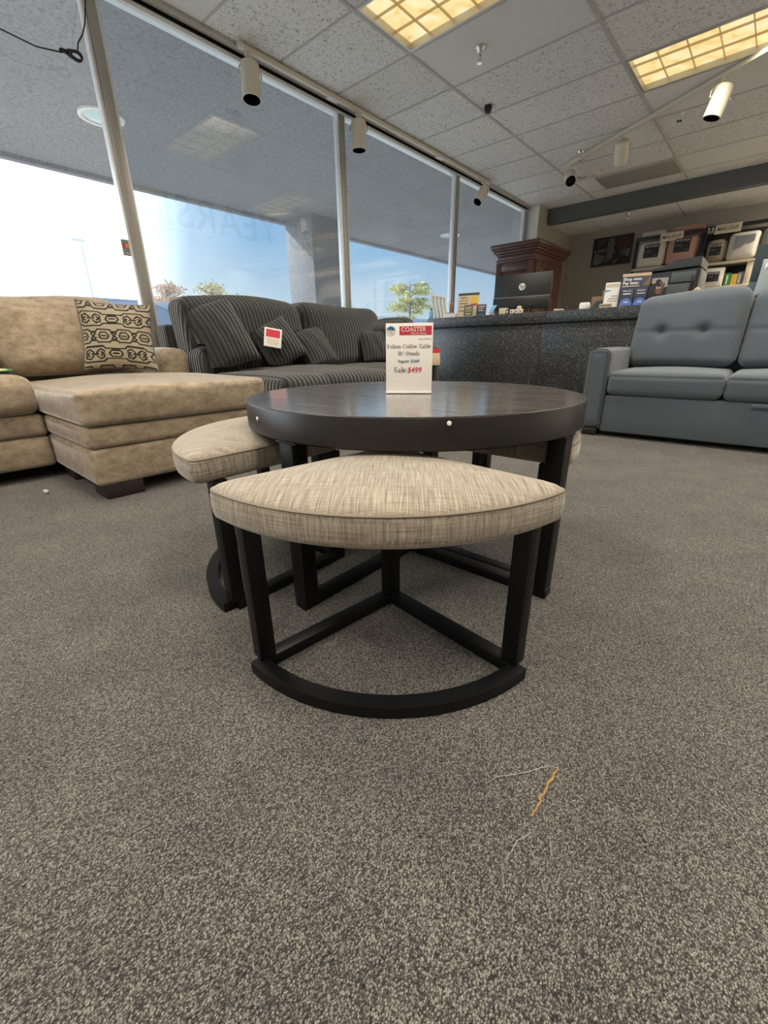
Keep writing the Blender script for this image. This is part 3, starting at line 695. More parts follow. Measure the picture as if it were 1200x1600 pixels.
for yy in (3.30, 5.0):
    g = BM(); box(g, -3.53, yy, TZ - .012, -3.47, yy + .12, TZ - .001, .003); obj('power_feed', g, M['white'], t, world=True)
G1 = 'spotlights on the window track'
spotlight((-3.5, 2.50, TZ), (.10, -.12, -1), 'large cream track spotlight nearest the camera, at the near end of the window track', G1, yoke_dir=(.5, .8, 0))
spotlight((-3.5, 3.68, TZ), (0.0, 0.0, -1), 'cream track spotlight hanging straight down just right of the second mullion', G1, yoke_dir=(.7, .7, 0))
spotlight((-3.5, 6.10, TZ), (-.15, -.60, -.75), 'cream track spotlight tilted left near the far window mullion', G1, yoke_dir=(1, 0, 0), R=.062)
t = thing('track_rail', 'short cream ceiling track with three spotlights before the slate beam', 'track', (-1.5, 5.75, CH))
P0, P1 = V((-2.57, 6.42, TZ)), V((-.30, 5.02, TZ)); dr = (P1 - P0).normalized(); nn = V((-dr.y, dr.x, 0)) * .017
g = BM(); pr = [P0 - nn, P1 - nn, P1 + nn, P0 + nn]; prism(g, [(p.x, p.y) for p in pr], TZ, CH - .007); obj('rail', g, M['spot'], t, world=True)
G2 = 'spotlights on the short track'
def onP(s): return tuple(P0 + dr * s)
spotlight(onP(.17), (.45, -.72, -.62), 'cream track spotlight at the left end of the short track, dark opening to the camera', G2, yoke_dir=(.8, .5, 0), R=.062, Ln=.19)
spotlight(onP(.98), (-.12, .62, -.80), 'middle cream spotlight of the short track, turned away to show its closed back', G2, yoke_dir=(.9, .1, 0), R=.068, Ln=.19)
spotlight(onP(2.02), (-.22, -.1, -1), 'rightmost cream spotlight of the short track under the lit ceiling light', G2, yoke_dir=(.9, .4, 0), R=.068, Ln=.21)

# black cable hanging at the first mullion
t = thing('hanging_cable', 'black cable with a coiled bundle hanging beside the near mullion', 'cable', (-3.5, 1.3, 2.3))
g = BM(); tube(g, [(-3.5, .30, 2.33), (-3.5, .62, 2.25), (-3.5, .93, 2.225), (-3.5, 1.09, 2.21), (-3.5, 1.22, 2.232)], .004, 6)
tube(g, [(-3.5, 1.30, 2.26), (-3.5, 1.315, 2.31), (-3.5, 1.35, 2.36), (-3.5, 1.375, 2.42), (-3.51, 1.41, 2.54), (-3.53, 1.46, 2.68)], .004, 6); obj('cord', g, M['black'], t, world=True)
g = BM()
for k in range(5):
    o = k * .006; tube(g, [(-3.50 + .006 * (k % 2), 1.26 + .055 * cos(a) + o * .3, 2.238 + .013 * sin(a) + .010 * sin(2 * a) + o * .4) for a in [2 * pi * q / 16 for q in range(16)]], .0045, 6, closed=True)
tube(g, [(-3.5, 1.255, 2.225), (-3.5, 1.262, 2.258)], .012, 8); obj('coil', g, M['black'], t, world=True)
# payment sticker on the glass by the mullion
t = thing('card_sticker', 'small grey payment card sticker on the glass beside the near mullion', 'sticker', (XW + .012, 1.385, 1.29))
Fs = facing((XW + .008, 1.392, 1.30), (1, 0, 0))
g = BM(); rect(g, Fs, -.026, -.05, .026, .05); obj('sheet', g, M['greyink'], t, world=True, smooth=False)
g = BM(); disc(g, Fs, -.008, .012, .014, .001); obj('mark', g, M['pricered'], t, world=True, smooth=False)
g = BM(); disc(g, Fs, .008, .012, .014, .0015); obj('mark', g, M['orange'], t, world=True, smooth=False)
text('VISA', .018, M['wink'], t, Fs, 0, -.04, .002, 'CENTER', .2)

lm = bpy.data.materials.new('faint_window_vinyl'); lm.use_nodes = True; lnt = lm.node_tree; lnt.nodes.clear()
_o = N(lnt, 'ShaderNodeOutputMaterial'); _t = N(lnt, 'ShaderNodeBsdfTransparent'); _t.inputs[0].default_value = (.90, .92, .93, 1); L(lnt, _t.outputs[0], _o.inputs[0])
t = thing('window_lettering', 'faint see-through lettering on the second pane, reversed from inside', 'lettering', (XW, 2.4, 1.5))
Fl = facing((XW - .006, 2.42, 1.60), (-1, 0, 0))
text('25 YEARS!', .30, lm, t, Fl, 0, -.1, 0, 'CENTER', bold=.004, spacing=1.1)
# ------------------------------------------------------------------ coffee table
TC = V((-.764, .998, 0)); TR, TT = .4620, .4985
table = thing('coffee_table', 'round dark espresso coffee table with thick rim and sale sign on it', 'coffee table', tuple(TC))
g = BM(); lathe(g, [(0, .4315), (TR - .004, .4315), (TR, .4355), (TR, TT - .004), (TR - .0015, TT - .0012), (TR - .004, TT)], 128, cap=False); obj('rim', g, M['esp'], table, 30)
g = BM(); lathe(g, [(TR - .004, TT), (0, TT)], 128, cap=False); tt = obj('tabletop', g, M['top'], table, 30)
LW = .038
for k in range(4):
    a = k * pi / 2; R4 = Matrix.Rotation(a, 4, 'Z')
    g = BM(); box(g, TR - .048, -LW / 2 - .004, .025, TR - .006, LW / 2 + .004, .431, .002, mtx=R4); obj('leg', g, M['legm'], table)
    g = BM(); box(g, TR - .06, -.035, .426, TR - .006, .035, .431, .001, mtx=R4); obj('leg_plate', g, M['esp'], table)
g = BM(); box(g, -TR + .004, -.019, 0.001, TR - .004, .019, .026, .002); obj('cross_rail', g, M['legm'], table)
g = BM(); box(g, -.019, -TR + .004, .001, .019, TR - .004, .0255, .002); obj('cross_rail', g, M['legm'], table)
for az in (-103.26, -43.84):
    d = V((cos(radians(az)), sin(radians(az)), 0)); p = d * TR + V((0, 0, .471 if az < -90 else .487))
    g = BM(); lathe(g, [(0, -.002), (.0045, -.002), (.0045, .002), (0, .0035)], 12, facing(p, d), cap=False); obj('peg', g, M['wink'], table)

# ------------------------------------------------------------------ stools
SR, SRB = .433, .411    # seat / base radius
def sector(R, half=radians(45), n=28, rc=.03, apex_off=0.0, nr=6):
    """rounded quarter-disc outline, apex at origin, bisector +x"""
    pts = []
    A = V((R * cos(half), -R * sin(half), 0)); B = V((R * cos(half), R * sin(half), 0)); O = V((apex_off, 0, 0))
    raw = [O] + [V((R * cos(-half + 2 * half * i / n), R * sin(-half + 2 * half * i / n), 0)) for i in range(n + 1)]
    corners = {0, 1, n + 1}; m = len(raw)
    for i, p in enumerate(raw):
        if i in corners:
            a = (raw[i - 1] - p).normalized(); b = (raw[(i + 1) % m] - p)
            # for arc corners use the arc tangent
            if i == 1: b = V((sin(half), cos(half), 0))
            if i == n + 1: a = V((sin(half), -cos(half), 0))
            b = b.normalized(); p0, p1 = p + a * rc, p + b * rc
            for k in range(nr + 1):
                u = k / nr; pts.append(p0 * (1 - u) ** 2 + p * 2 * u * (1 - u) + p1 * u * u)
        else:
            if (p - A).length > rc * 1.15 and (p - B).length > rc * 1.15: pts.append(p)
    return pts
def ring_mesh(pts, rings, cen):
    g = BM(); rs = []
    for s, z, fn in rings:
        row = []
        for p in pts:
            q = cen + (p - cen) * s; zz = z + (fn(q) if fn else 0); row.append(g.verts.new((q.x, q.y, zz)))
        rs.append(row)
    n = len(pts)
    for a, b in zip(rs, rs[1:]):
        for i in range(n): g.faces.new((a[i], a[(i + 1) % n], b[(i + 1) % n], b[i]))
    for r, z in ((rs[0], rings[0][1]), (rs[-1], rings[-1][1])):
        c = g.verts.new((cen.x, cen.y, z + (rings[-1][2](cen) if r is rs[-1] and rings[-1][2] else 0)))
        for i in range(n): g.faces.new((r[i], r[(i + 1) % n], c))
    return g
def wrinkle(q):
    d = 0
    for (cx, cy, ax, ay, h) in ((.30, .02, .05, .010, .005), (.33, -.04, .045, .008, -.003), (.32, .06, .05, .009, .003), (.28, -.005, .05, .007, -.0035), (.345, .03, .03, .007, .003)):
        d += h * exp(-((q.x - cx) / ax) ** 2 - ((q.y - cy + (q.x - cx) * .25) / ay) ** 2)
    return d
STOOL_LABELS = {}
def make_stool(label, loc, rz):
    t = thing('stool', label, 'stool', loc, rz, 'wedge stools of the coffee table')
    pts = sector(SR, n=36, rc=.020); cen = V((.26, 0, 0)); zb, ze = .345, .398
    w = wrinkle
    rings = [(.90, zb + .001, None), (.965, zb + .002, None), (.99, zb + .007, None), (1.0, zb + .018, None), (1.003, (zb + ze) / 2, None), (1.0, ze - .010, None), (.995, ze - .003, None), (.984, ze + .0035, None),
             (.955, ze + .0085, None), (.90, ze + .013, w), (.82, ze + .017, w), (.72, ze + .020, w), (.62, ze + .0225, w), (.5, ze + .0245, w), (.36, ze + .026, w), (.2, ze + .0268, w), (.08, ze + .027, w)]
    obj('seat', ring_mesh(pts, rings, cen), M['linen'], t, 60)
    g = BM(); tube(g, [tuple(cen + (p - cen) * .9885 + V((0, 0, ze + .0012))) for p in pts], .0022, 6, closed=True); obj('seam', g, M['stitch'], t)
    lw, lh, R = .033, .026, SRB
    h = radians(45)
    # curved front rail
    n = 28; a0 = h - .045; g = BM(); prof = [(R - .031, .001), (R, .001), (R, lh), (R - .031, lh)]; rows = []
    for i in range(n + 1):
        a = -a0 + 2 * a0 * i / n; rows.append([g.verts.new((r * cos(a), r * sin(a), z)) for r, z in prof])
    for a, b in zip(rows, rows[1:]):
        for k in range(4): g.faces.new((a[k], a[(k + 1) % 4], b[(k + 1) % 4], b[k]))
    g.faces.new(rows[0]); g.faces.new(rows[-1][::-1]); bmesh.ops.bevel(g, geom=[e for e in g.edges if len(e.link_faces) == 2 and e.calc_face_angle(0) > .6], offset=.0018, segments=2, affect='EDGES')
    obj('curved_rail', g, M['legm'], t)
    for s in (-1, 1):
        R4 = Matrix.Rotation(s * h, 4, 'Z')
        g = BM(); y0, y1 = (-lw, 0) if s > 0 else (0, lw)
        box(g, .035, y0, .001, R - .031, y1, lh - .0004, .0018, mtx=R4); obj('straight_rail', g, M['legm'], t)
        g = BM(); box(g, R - .052, y0 + .0005 * s, lh, R - .017, y1 + .0005 * s, zb + .001, .0025, mtx=R4); obj('leg', g, M['legm'], t)
    R45 = Matrix.Rotation(-h, 4, 'Z')
    g = BM(); box(g, 0, 0, .001, .035, .035, zb + .001, .0025, mtx=R45); obj('leg', g, M['legm'], t)
    return t
st = make_stool('wedge stool with tan linen seat pulled out in front of the coffee table', (-.6315, .742, 0), radians(-51.6))
dup(st, (-.885, .815, 0), radians(-135 + 1), 'wedge stool with linen seat sticking out on the left, beside the beige chaise')
dup(st, (-.740, 1.022, 0), radians(45), 'wedge stool tucked under the right far side of the coffee table')

# sale sign on the table
sg = thing('price_sign', 'white acrylic price sign standing on the round coffee table', 'sign', (-.760, .976, TT))
SN = V((.557, -.83, 0)).normalized(); SRt = V((.83, .557, 0))
upv = (V((0, 0, 1)) - SN * .045).normalized(); Fb = frame((-.760, .976, TT + .001), SRt, upv)
W2, HH = .0645, .183
g = BM(); box(g, -W2, 0, -.002, W2, HH, 0, .0006, mtx=Fb); obj('sheet', g, M['paper'], sg, world=True)
g = BM(); box(g, -W2, 0, -.06, W2, .003, .012, .0006, mtx=Fb); box(g, -W2, .003, .0008, W2, .006, .0035, .0004, mtx=Fb); obj('acrylic_base', g, M['acrylic'], sg, world=True)
# the red maker's panel, emblem and the lines of text
g = BM(); rect(g, Fb, -.027, HH - .030, .061, HH - .008, .0007); rd = obj('red_panel', g, M['red'], sg, world=True, smooth=False)
text('COASTER', .0165, M['wink'], sg, Fb, -.0225, HH - .0215, .0012, 'LEFT', 0, 0, sx=.94)
text('Fine Furniture', .0072, M['wink'], sg, Fb, .004, HH - .0285, .0012, 'LEFT', .25, 0, sx=1.02)
text('TM', .0026, M['wink'], sg, Fb, .0555, HH - .0215, .0012)
g = BM(); disc(g, Fb, -.0505, HH - .0195, .0125, .0006); obj('emblem_ring', g, M['ink'], sg, world=True, smooth=False)
g = BM(); disc(g, Fb, -.0505, HH - .0195, .0118, .0009); obj('emblem_field', g, M['wink'], sg, world=True, smooth=False)
g = BM(); disc(g, Fb, -.0505, HH - .0195, .0114, .0011, 20, radians(12), radians(168)); obj('emblem_sky', g, M['blue'], sg, world=True, smooth=False)
g = BM()
for (a, b) in (((-.060, -.021), (-.052, -.0185)), ((-.0525, -.0185), (-.046, -.024)), ((-.057, -.0245), (-.043, -.0265)), ((-.049, -.019), (-.042, -.0165)), ((-.044, -.0175), (-.0415, -.023))):
    d = (V((*b, 0)) - V((*a, 0))); n_ = V((-d.y, d.x, 0)).normalized() * .0006
    g.faces.new([g.verts.new(Fb @ V((p.x, HH + p.y, .0012))) for p in (V((*a, 0)) - n_, V((*b, 0)) - n_, V((*b, 0)) + n_, V((*a, 0)) + n_)])
obj('emblem_line', g, M['ink'], sg, world=True, smooth=False)
text('SKU #SA300613', .0052, M['greyink'], sg, Fb, .061, HH - .042, .0012, 'RIGHT')
serif_text('Yukon Coffee Table', .0141, M['ink'], sg, Fb, -.001, HH - .0635, .0012)
serif_text('W/ Stools', .0145, M['ink'], sg, Fb, -.001, HH - .082, .0012)
text('Regular', .0098, M['ink'], sg, Fb, -.0315, HH - .1005, .0012, 'LEFT', .3, .00008, sx=1.08)
text('$569', .0108, M['blue'], sg, Fb, .0035, HH - .1005, .0012, 'LEFT', .2, .00012, sx=1.12)
serif_text('Sale', .0205, M['ink'], sg, Fb, -.0245, HH - .127, .0012)
text('$499', .0195, M['pricered'], sg, Fb, -.005, HH - .127, .0012, 'LEFT', .2, .0002, sx=1.0)

# ------------------------------------------------------------------ beige chaise sofa
def wavy(amp, fx, fy, ax=0, seed=0.0):
    def f(p, u):
        k = amp * sin(fx * p[0] + seed) * sin(fy * p[1] + seed * 1.7); p = list(p); p[2] += k * max(0, u[2]); return p
    return f
bs = thing('chaise_sofa', 'beige plush sofa with chaise at the left, below the windows', 'sofa', (-2.9, .4, 0))
def bp(name, bmx, m=M['velvet'], parent=None, sharp=60): return obj(name, bmx, m, parent or bs, sharp, world=True)
bp('base', box(BM(), -3.48, -1.5, .066, -2.72, .488, .222, .022, 4)); bp('base_rail', box(BM(), -3.48, -1.5, .223, -2.715, .488, .332, .024, 4))
bp('chaise_base', box(BM(), -3.48, .489, .065, -2.085, 1.36, .230, .024, 4)); bp('chaise_rail', box(BM(), -3.48, .489, .231, -2.08, 1.36, .325, .022, 4))
def seatfn(p, u):
    p = list(p); p[2] += .004 * sin(9 * p[0]) * sin(7 * p[1]) * max(0, u[2]) + .006 * max(0, u[2]) * sin(2.2 * p[1] + 1.4 * p[0]); return p
bp('seat_cushion', cush(-3.30, -.26, .333, -2.685, .484, .510, .055, n=22, crown=(.012, 0, .022), crown_neg=(0, .0, 0), fn=seatfn))
bp('seat_cushion', cush(-3.30, -1.05, .333, -2.685, -.265, .510, .055, n=14, crown=(.012, 0, .022)))
bp('chaise_cushion', cush(-3.30, .487, .327, -2.062, 1.375, .474, .026, n=28, crown=(.014, .0, .030), crown_neg=(0, .012, 0), fn=seatfn))
bp('back_frame', box(BM(), -3.52, -1.5, .2, -3.36, 1.44, .635, .03, 3))
def backfn(p, u):
    p = list(p); z = u[2]; p[0] -= .09 * (p[2] / .2) * .55
    p[0] += .006 * sin(30 * p[2] + 9 * p[1]) * max(0, u[0]) * max(0, -u[1]) ; p[2] += .012 * sin(8 * p[1] + .6) * max(0, z); p[0] += .010 * sin(5 * p[1]) * max(0, u[0]); return p
bp('back_cushion', cush(-3.33, .43, .498, -3.03, 1.115, .915, .10, n=26, crown=(.055, .0, .0), fn=backfn))
bp('back_cushion', cush(-3.33, -.30, .505, -3.03, .425, .905, .10, n=16, crown=(.055, 0, 0), fn=backfn))
bp('arm', cush(-3.48, 1.235, .23, -3.02, 1.435, .632, .055, n=14, crown=(.01, 0, .012)))
for (x0, y0, x1, y1) in ((-2.26, .515, -2.10, .675), (-2.26, 1.19, -2.10, 1.35), (-2.74, .515, -2.58, .62), (-3.4, -1.4, -3.25, -1.25), (-3.4, 1.2, -3.25, 1.35)):
    g = BM(); box(g, x0, y0, 0.001, x1, y1, .066, .004); bp('foot', g, M['vel_dark'])
# patterned throw pillow
def pillow_mesh(hw, hh, T, n=44, pinch=.06, colfn=None, asym=0.0):
    g = BM(); lay = g.loops.layers.color.new('Col') if colfn else None
    def P(u, v, s):
        x = hw * u * (1 - pinch * (1 - v * v)); y = hh * v * (1 - pinch * (1 - u * u))
        e = max(0, 1 - u * u) * max(0, 1 - v * v); z = s * T * e ** .42
        z += s * .004 * sin(9 * u + 3 * v) * e
        return V((x, y, z))
    us = [sin(pi / 2 * (-1 + 2 * i / n)) * .35 + (-1 + 2 * i / n) * .65 for i in range(n + 1)]
    for s in (1, -1):
        vs = [[g.verts.new(P(u, v, s)) for v in us] for u in us]
        for i in range(n):
            for j in range(n):
                q = (vs[i][j], vs[i + 1][j], vs[i + 1][j + 1], vs[i][j + 1]); f = g.faces.new(q if s > 0 else q[::-1])
                if lay:
                    c = colfn((us[i] + us[i + 1]) / 2, (us[j] + us[j + 1]) / 2)
                    for l in f.loops: l[lay] = (*c, 1)
    bmesh.ops.remove_doubles(g, verts=g.verts[:], dist=1e-6); return g
def seg_d(px, py, ax, ay, bx_, by):
    dx, dy = bx_ - ax, by - ay; t = max(0, min(1, ((px - ax) * dx + (py - ay) * dy) / (dx * dx + dy * dy + 1e-12))); return sqrt((px - ax - t * dx) ** 2 + (py - ay - t * dy) ** 2)
PL = []
def poly(pts, closed=False):
    q = list(pts) + ([pts[0]] if closed else [])
    for a, b in zip(q, q[1:]): PL.append((*a, *b))
# one repeat (1 wide x 1 tall): a row of long hexagons with lozenges, a row of paired scrolls, wandering bands between
def mir(pts, y): return [(x_, 2 * y - y_) for x_, y_ in pts]
def mirx(pts, x): return [(2 * x - x_, y_) for x_, y_ in pts]
BA = [(0, .37), (.06, .37), (.12, .44), (.38, .44), (.44, .37), (.56, .37), (.62, .44), (.88, .44), (.94, .37), (1, .37)]
poly(BA); poly(mir(BA, .25))
BB = [(0, .615), (.22, .615), (.30, .545), (.70, .545), (.78, .615), (1, .615)]
poly(BB); poly(mir(BB, .75))
for cx in (.25, .75):
    poly([(cx - .12, .25), (cx - .07, .34), (cx + .07, .34), (cx + .12, .25), (cx + .07, .16), (cx - .07, .16)], True); poly([(cx - .05, .25), (cx + .05, .25)])
for cx in (0, .5, 1.0):
    for cy_ in (.185, .315): poly([(cx - .055, cy_), (cx, cy_ + .06), (cx + .055, cy_), (cx, cy_ - .06)], True)
SC = [(.46, .70), (.38, .62), (.29, .66), (.28, .72), (.33, .735), (.36, .70)]
for q in (SC, mir(SC, .75)): poly(q); poly(mirx(q, .5))
poly([(.42, .75), (.58, .75)])
poly([(-.16, .75), (-.10, .84), (.10, .84), (.16, .75), (.10, .66), (-.10, .66)], True); poly([(.84, .75), (.90, .84)]); poly([(.84, .75), (.90, .66)]); poly([(-.06, .75), (.06, .75)])
def patt_col(u, v):
    x = ((u + 1) * .86 + .22) % 1.0; y = ((v + 1) * .95 + .40) % 1.0
    d = min(seg_d(x + ox, y + oy, *s) for s in PL for ox in (-1, 0, 1) if True for oy in ((0,)))
    k = 1 if d < .021 else 0
    a, b = (.60, .56, .48), (.07, .062, .058)
    return b if k else a
pp = thing('throw_pillow', 'square cream throw pillow with dark geometric scroll pattern on the beige chaise', 'pillow', (-2.93, .97, .5))
Fp = facing((-2.885, .97, .698), V((.80, -.33, .26)), (.0, .06, 1))
g = pillow_mesh(.186, .192, .065, 110, .085, patt_col); g.transform(Fp); obj('cover', g, M['patt'], pp, 80, world=True)
g = BM(); pts = []
for k in range(160):
    a = k / 40; s = int(a); f = (a - s) * 2 - 1; u, v = ((f, -1), (1, f), (-f, 1), (-1, -f))[s]
    pts.append(Fp @ V((.186 * u * (1 - .085 * (1 - v * v)), .192 * v * (1 - .085 * (1 - u * u)), 0)))
tube(g, pts, .0045, 6, closed=True); obj('piping', g, mat('pillow_piping', (.12, .10, .09), .9), pp, world=True)
# green-rimmed round tag lying on the sofa seat
t = thing('seat_tag', 'green rimmed paper tag lying on the beige sofa seat at the left edge', 'tag', (-2.84, .40, .533))
g = BM(); lathe(g, [(0, .0), (.085, .0), (.085, .003), (0, .003)], 28, Matrix.Translation((-2.86, .36, .541)) @ Matrix.Rotation(.06, 4, 'Y')); obj('rim', g, M['green'], t, world=True)
g = BM(); lathe(g, [(0, .0032), (.066, .0032), (.066, .0042), (0, .0042)], 28, Matrix.Translation((-2.86, .36, .541)) @ Matrix.Rotation(.06, 4, 'Y')); obj('face', g, M['tan'], t, world=True)

# ------------------------------------------------------------------ dark corduroy sofa
ds = thing('corduroy_sofa', 'dark charcoal wide-wale corduroy sofa along the windows', 'sofa', (0, 0, 0))
ds.location = (-2.9, 2.6, 0); MW[ds.name] = Matrix.Translation((-2.9, 2.6, 0))
def dp(name, bmx, m=M['cord'], parent=None): return obj(name, bmx, m, parent or ds, 60, world=True)
dp('chaise_base', box(BM(), -3.46, 1.77, .05, -2.07, 2.56, .275, .02, 3)); dp('base', box(BM(), -3.46, 2.565, .05, -2.46, 3.515, .275, .02, 3))
dp('chaise_base', box(BM(), -2.895, 1.475, .05, -2.07, 1.768, .275, .02, 3))
def ribsag(p, u):
    p = list(p); p[2] += .006 * sin(6 * p[0] + 2) * sin(5 * p[1]) * max(0, u[2]); return p
g = cush(-3.25, 1.775, .277, -2.03, 2.575, .478, .06, n=20, crown=(.012, 0, .028), fn=ribsag)
merge(g, cush(-2.88, 1.472, .277, -2.03, 1.86, .474, .06, n=18, crown=(.010, 0, .018), crown_neg=(0, .01, 0)))
dp('chaise_cushion', g)
dp('seat_cushion', cush(-3.25, 2.585, .277, -2.43, 3.515, .470, .06, n=18, crown=(.012, 0, .025), fn=ribsag))
dp('back_frame', box(BM(), -3.545, 1.455, .05, -3.37, 3.68, .80, .03, 3))
dp('arm', cush(-3.37, 1.462, .05, -2.90, 1.765, .638, .075, n=16, crown=(.008, 0, .012)))
dp('arm', cush(-3.37, 3.52, .05, -2.46, 3.675, .63, .06, n=14, crown=(.008, 0, .012)))
def lean(k, w=.0):
    def f(p, u):
        p = list(p); p[0] -= k * p[2]; p[2] += w * sin(5 * p[1] + 1) * max(0, u[2]); p[0] += .012 * sin(4 * p[1]) * max(0, u[0]); return p
    return f
dp('back_cushion', cush(-3.36, 1.475, .455, -3.05, 2.505, .985, .10, n=24, crown=(.05, 0, .02), fn=lean(.22, .012)))
dp('back_cushion', cush(-3.36, 2.515, .455, -3.05, 3.50, .99, .10, n=24, crown=(.05, 0, .012), fn=lean(.22, -.012)))
dp('back_cushion', cush(-3.10, 3.32, .46, -2.62, 3.52, .875, .085, n=18, crown=(0, 0, .02), crown_neg=(0, .03, 0)))
def dpillow(cen, n, a, half, T, label, hh=None):
    t = thing('throw_pillow', label, 'pillow', tuple(cen), 0, 'corduroy pillows on the dark sofa')
    n = V(n).normalized(); a = V(a); a = (a - n * a.dot(n)).normalized(); up = n.cross(a); Fm = frame(cen, a, up)
    g = pillow_mesh(half, hh or half, T, 30, .06)
    inv = Fm.inverted()
    for v in g.verts:   # soft cover flattens where it rests on the arm, the seat and the backs
        w_ = Fm @ v.co
        if w_.y < 1.785 and w_.x < -2.86: w_.z = max(w_.z, .662)
        w_.z = max(w_.z, .508); w_.x = max(w_.x, -2.955 - .22 * (w_.z - .72)); w_.y = min(w_.y, 3.265)
        v.co = inv @ w_
    o = obj('cover', g, M['cordp'], t, 80)
    o.matrix_local = MW[t.name].inverted() @ Fm
    return t, Fm
dpillow((-2.93, 1.635, .715), (.88, -.22, .42), (.10, .70, .20), .19, .10, 'large dark corduroy pillow set on its corner against the near arm of the dark sofa', .235)
p2, F2 = dpillow((-2.91, 2.09, .665), (.82, -.30, .42), (.26, .60, .36), .17, .085, 'dark corduroy pillow with the red and white hang tag')
dpillow((-2.93, 2.46, .635), (.85, -.05, .5), (.20, .70, .30), .175, .075, 'dark corduroy pillow leaning right behind the tagged pillow')
dpillow((-2.86, 3.17, .635), (.75, -.35, .45), (.5, .6, .1), .155, .055, 'dark corduroy pillow standing at the far corner of the dark sofa')
Ft = facing((-2.79, 1.965, .70), (.80, -.42, .35), (.05, .18, 1))
g = BM(); box(g, -.062, -.07, 0, .062, .07, .002, .0008, mtx=Ft); tg = obj('hang_tag', g, M['paper'], p2, world=True)
g = BM(); rect(g, Ft, -.05, .002, .05, .058, .003); o = obj('tag_print', g, M['pricered'], tg, world=True, smooth=False)
text('DEAL', .03, M['wink'], tg, Ft, 0, .02, .004, 'CENTER') if False else None
g = BM()
for k, w in enumerate((.045, .04, .046, .03)): rect(g, Ft, -w, -.014 - .013 * k, w, -.008 - .013 * k, .003)
obj('tag_lines', g, M['tan'], tg, world=True, smooth=False)
t = thing('price_card', 'red and cream price card tucked on the far arm of the dark sofa', 'card', (-2.42, 3.56, .49))
Fc = facing((-2.435, 3.535, .535), (.85, -.5, .12))
g = BM(); box(g, -.05, -.075, 0, .05, .075, .002, .0005, mtx=Fc); obj('sheet', g, M['tan'], t, world=True)
g = BM(); rect(g, Fc, -.05, .035, .05, .075, .003); obj('heading', g, M['pricered'], t, world=True, smooth=False)

from mathutils.bvhtree import BVHTree
def bvh(os):
    vs_, fs_ = [], []
    for o in os:
        k = len(vs_); vs_ += [o.matrix_world @ v.co for v in o.data.vertices]; fs_ += [[k + i for i in f.vertices] for f in o.data.polygons]
    return BVHTree.FromPolygons(vs_, fs_)
def settle(pil, sofa, step):
    bpy.context.view_layer.update()
    base = bvh([c for c in sofa.children_recursive if c.type == 'MESH'])
    for k in range(40):
        if not bvh([c for c in pil.children_recursive if c.type == 'MESH']).overlap(base): break
        pil.location += V(step); bpy.context.view_layer.update()
for q in bpy.context.scene.objects[:]:
    if q.name.startswith('throw_pillow') and q.parent is None: settle(q, bs if 'beige' in q['label'] else ds, (.006, -.0015, .003))
# ------------------------------------------------------------------ grey sofa
gs = thing('grey_sofa', 'grey upholstered sleeper sofa with tufted backs at the right', 'sofa', (-.18, 3.75, 0))
def gp(name, bmx, m=M['grey'], parent=None): return obj(name, bmx, m, parent or gs, 60, world=True)
gp('base', box(BM(), -.838, 3.345, .035, .478, 4.20, .288, .012, 3))
def armfn(p, u):
    p = list(p); return p
for (x0, x1) in ((-.990, -.842), (.482, .630)):
    a = gp('arm', cush(x0, 3.335, .05, x1, 4.24, .598, .045, n=16, crown=(0, 0, .008)))
    g = BM(); xm = (x0 + x1) / 2; w = (x1 - x0) / 2 - .004
    pts = [(xm - w, 3.339, .055), (xm - w, 3.339, .535)] + [(xm - w + .045 * (1 - cos(b)), 3.339, .545 + .048 * sin(b)) for b in [pi / 2 * k / 6 for k in range(7)]]
    pts += [(2 * xm - p[0], p[1], p[2]) for p in reversed(pts)]
    tube(g, pts, .0045, 6); obj('piping', g, M['greypipe'], a, world=True)
def gseat(p, u):
    p = list(p); 
    if u[1] < -.8: p[1] += .006 * exp(-((p[2] - .045) / .008) ** 2)
    return p
for (x0, x1) in ((-.838, -.184), (-.179, .477)):
    gp('seat_cushion', cush(x0, 3.325, .291, x1, 4.02, .452, .042, n=26, crown=(0, 0, .020), crown_neg=(0, .006, 0), fn=gseat))
def gback(p, u):
    p = list(p)
    if u[1] < 0:
        f = -u[1]; x, z = p[0], p[2]
        for tx in (-.145, .11): p[1] += f * .040 * exp(-((x - tx) ** 2 + (z + .005) ** 2) / (2 * .028 ** 2))
        p[1] += f * .011 * exp(-((z + .005) / .012) ** 2) * (1 - .3 * abs(u[0]))
    w = 1 - .012 * max(0, u[2]); p[0] *= w
    p[1] += .22 * p[2]; p[2] += .012 * sin(6 * p[0]) * max(0, u[2])
    return p
for (x0, x1) in ((-.862, -.190), (-.182, .485)):
    g = cushion(BM(), (x1 - x0) / 2,   .125, .25, .07, Matrix.Translation(((x0 + x1) / 2, 4.02, .712)), n=52, crown=(0, 0, .022), crown_neg=(0, .028, 0), fn=gback)
    b = gp('back_cushion', g)
gp('back_frame', box(BM(), -.985, 4.245, .05, .625, 4.32, .57, .03, 3))
for (x0, y0) in ((-.955, 3.34), (.55, 3.34), (-.955, 4.15), (.55, 4.15)):
    g = BM(); box(g, x0, y0, .001, x0 + .095, y0 + .09, .052, .003); gp('foot', g, M['black'])
g = BM(); box(g, -.03, 3.322, .262, .09, 3.334, .284, .004); gp('pull_strap', g)

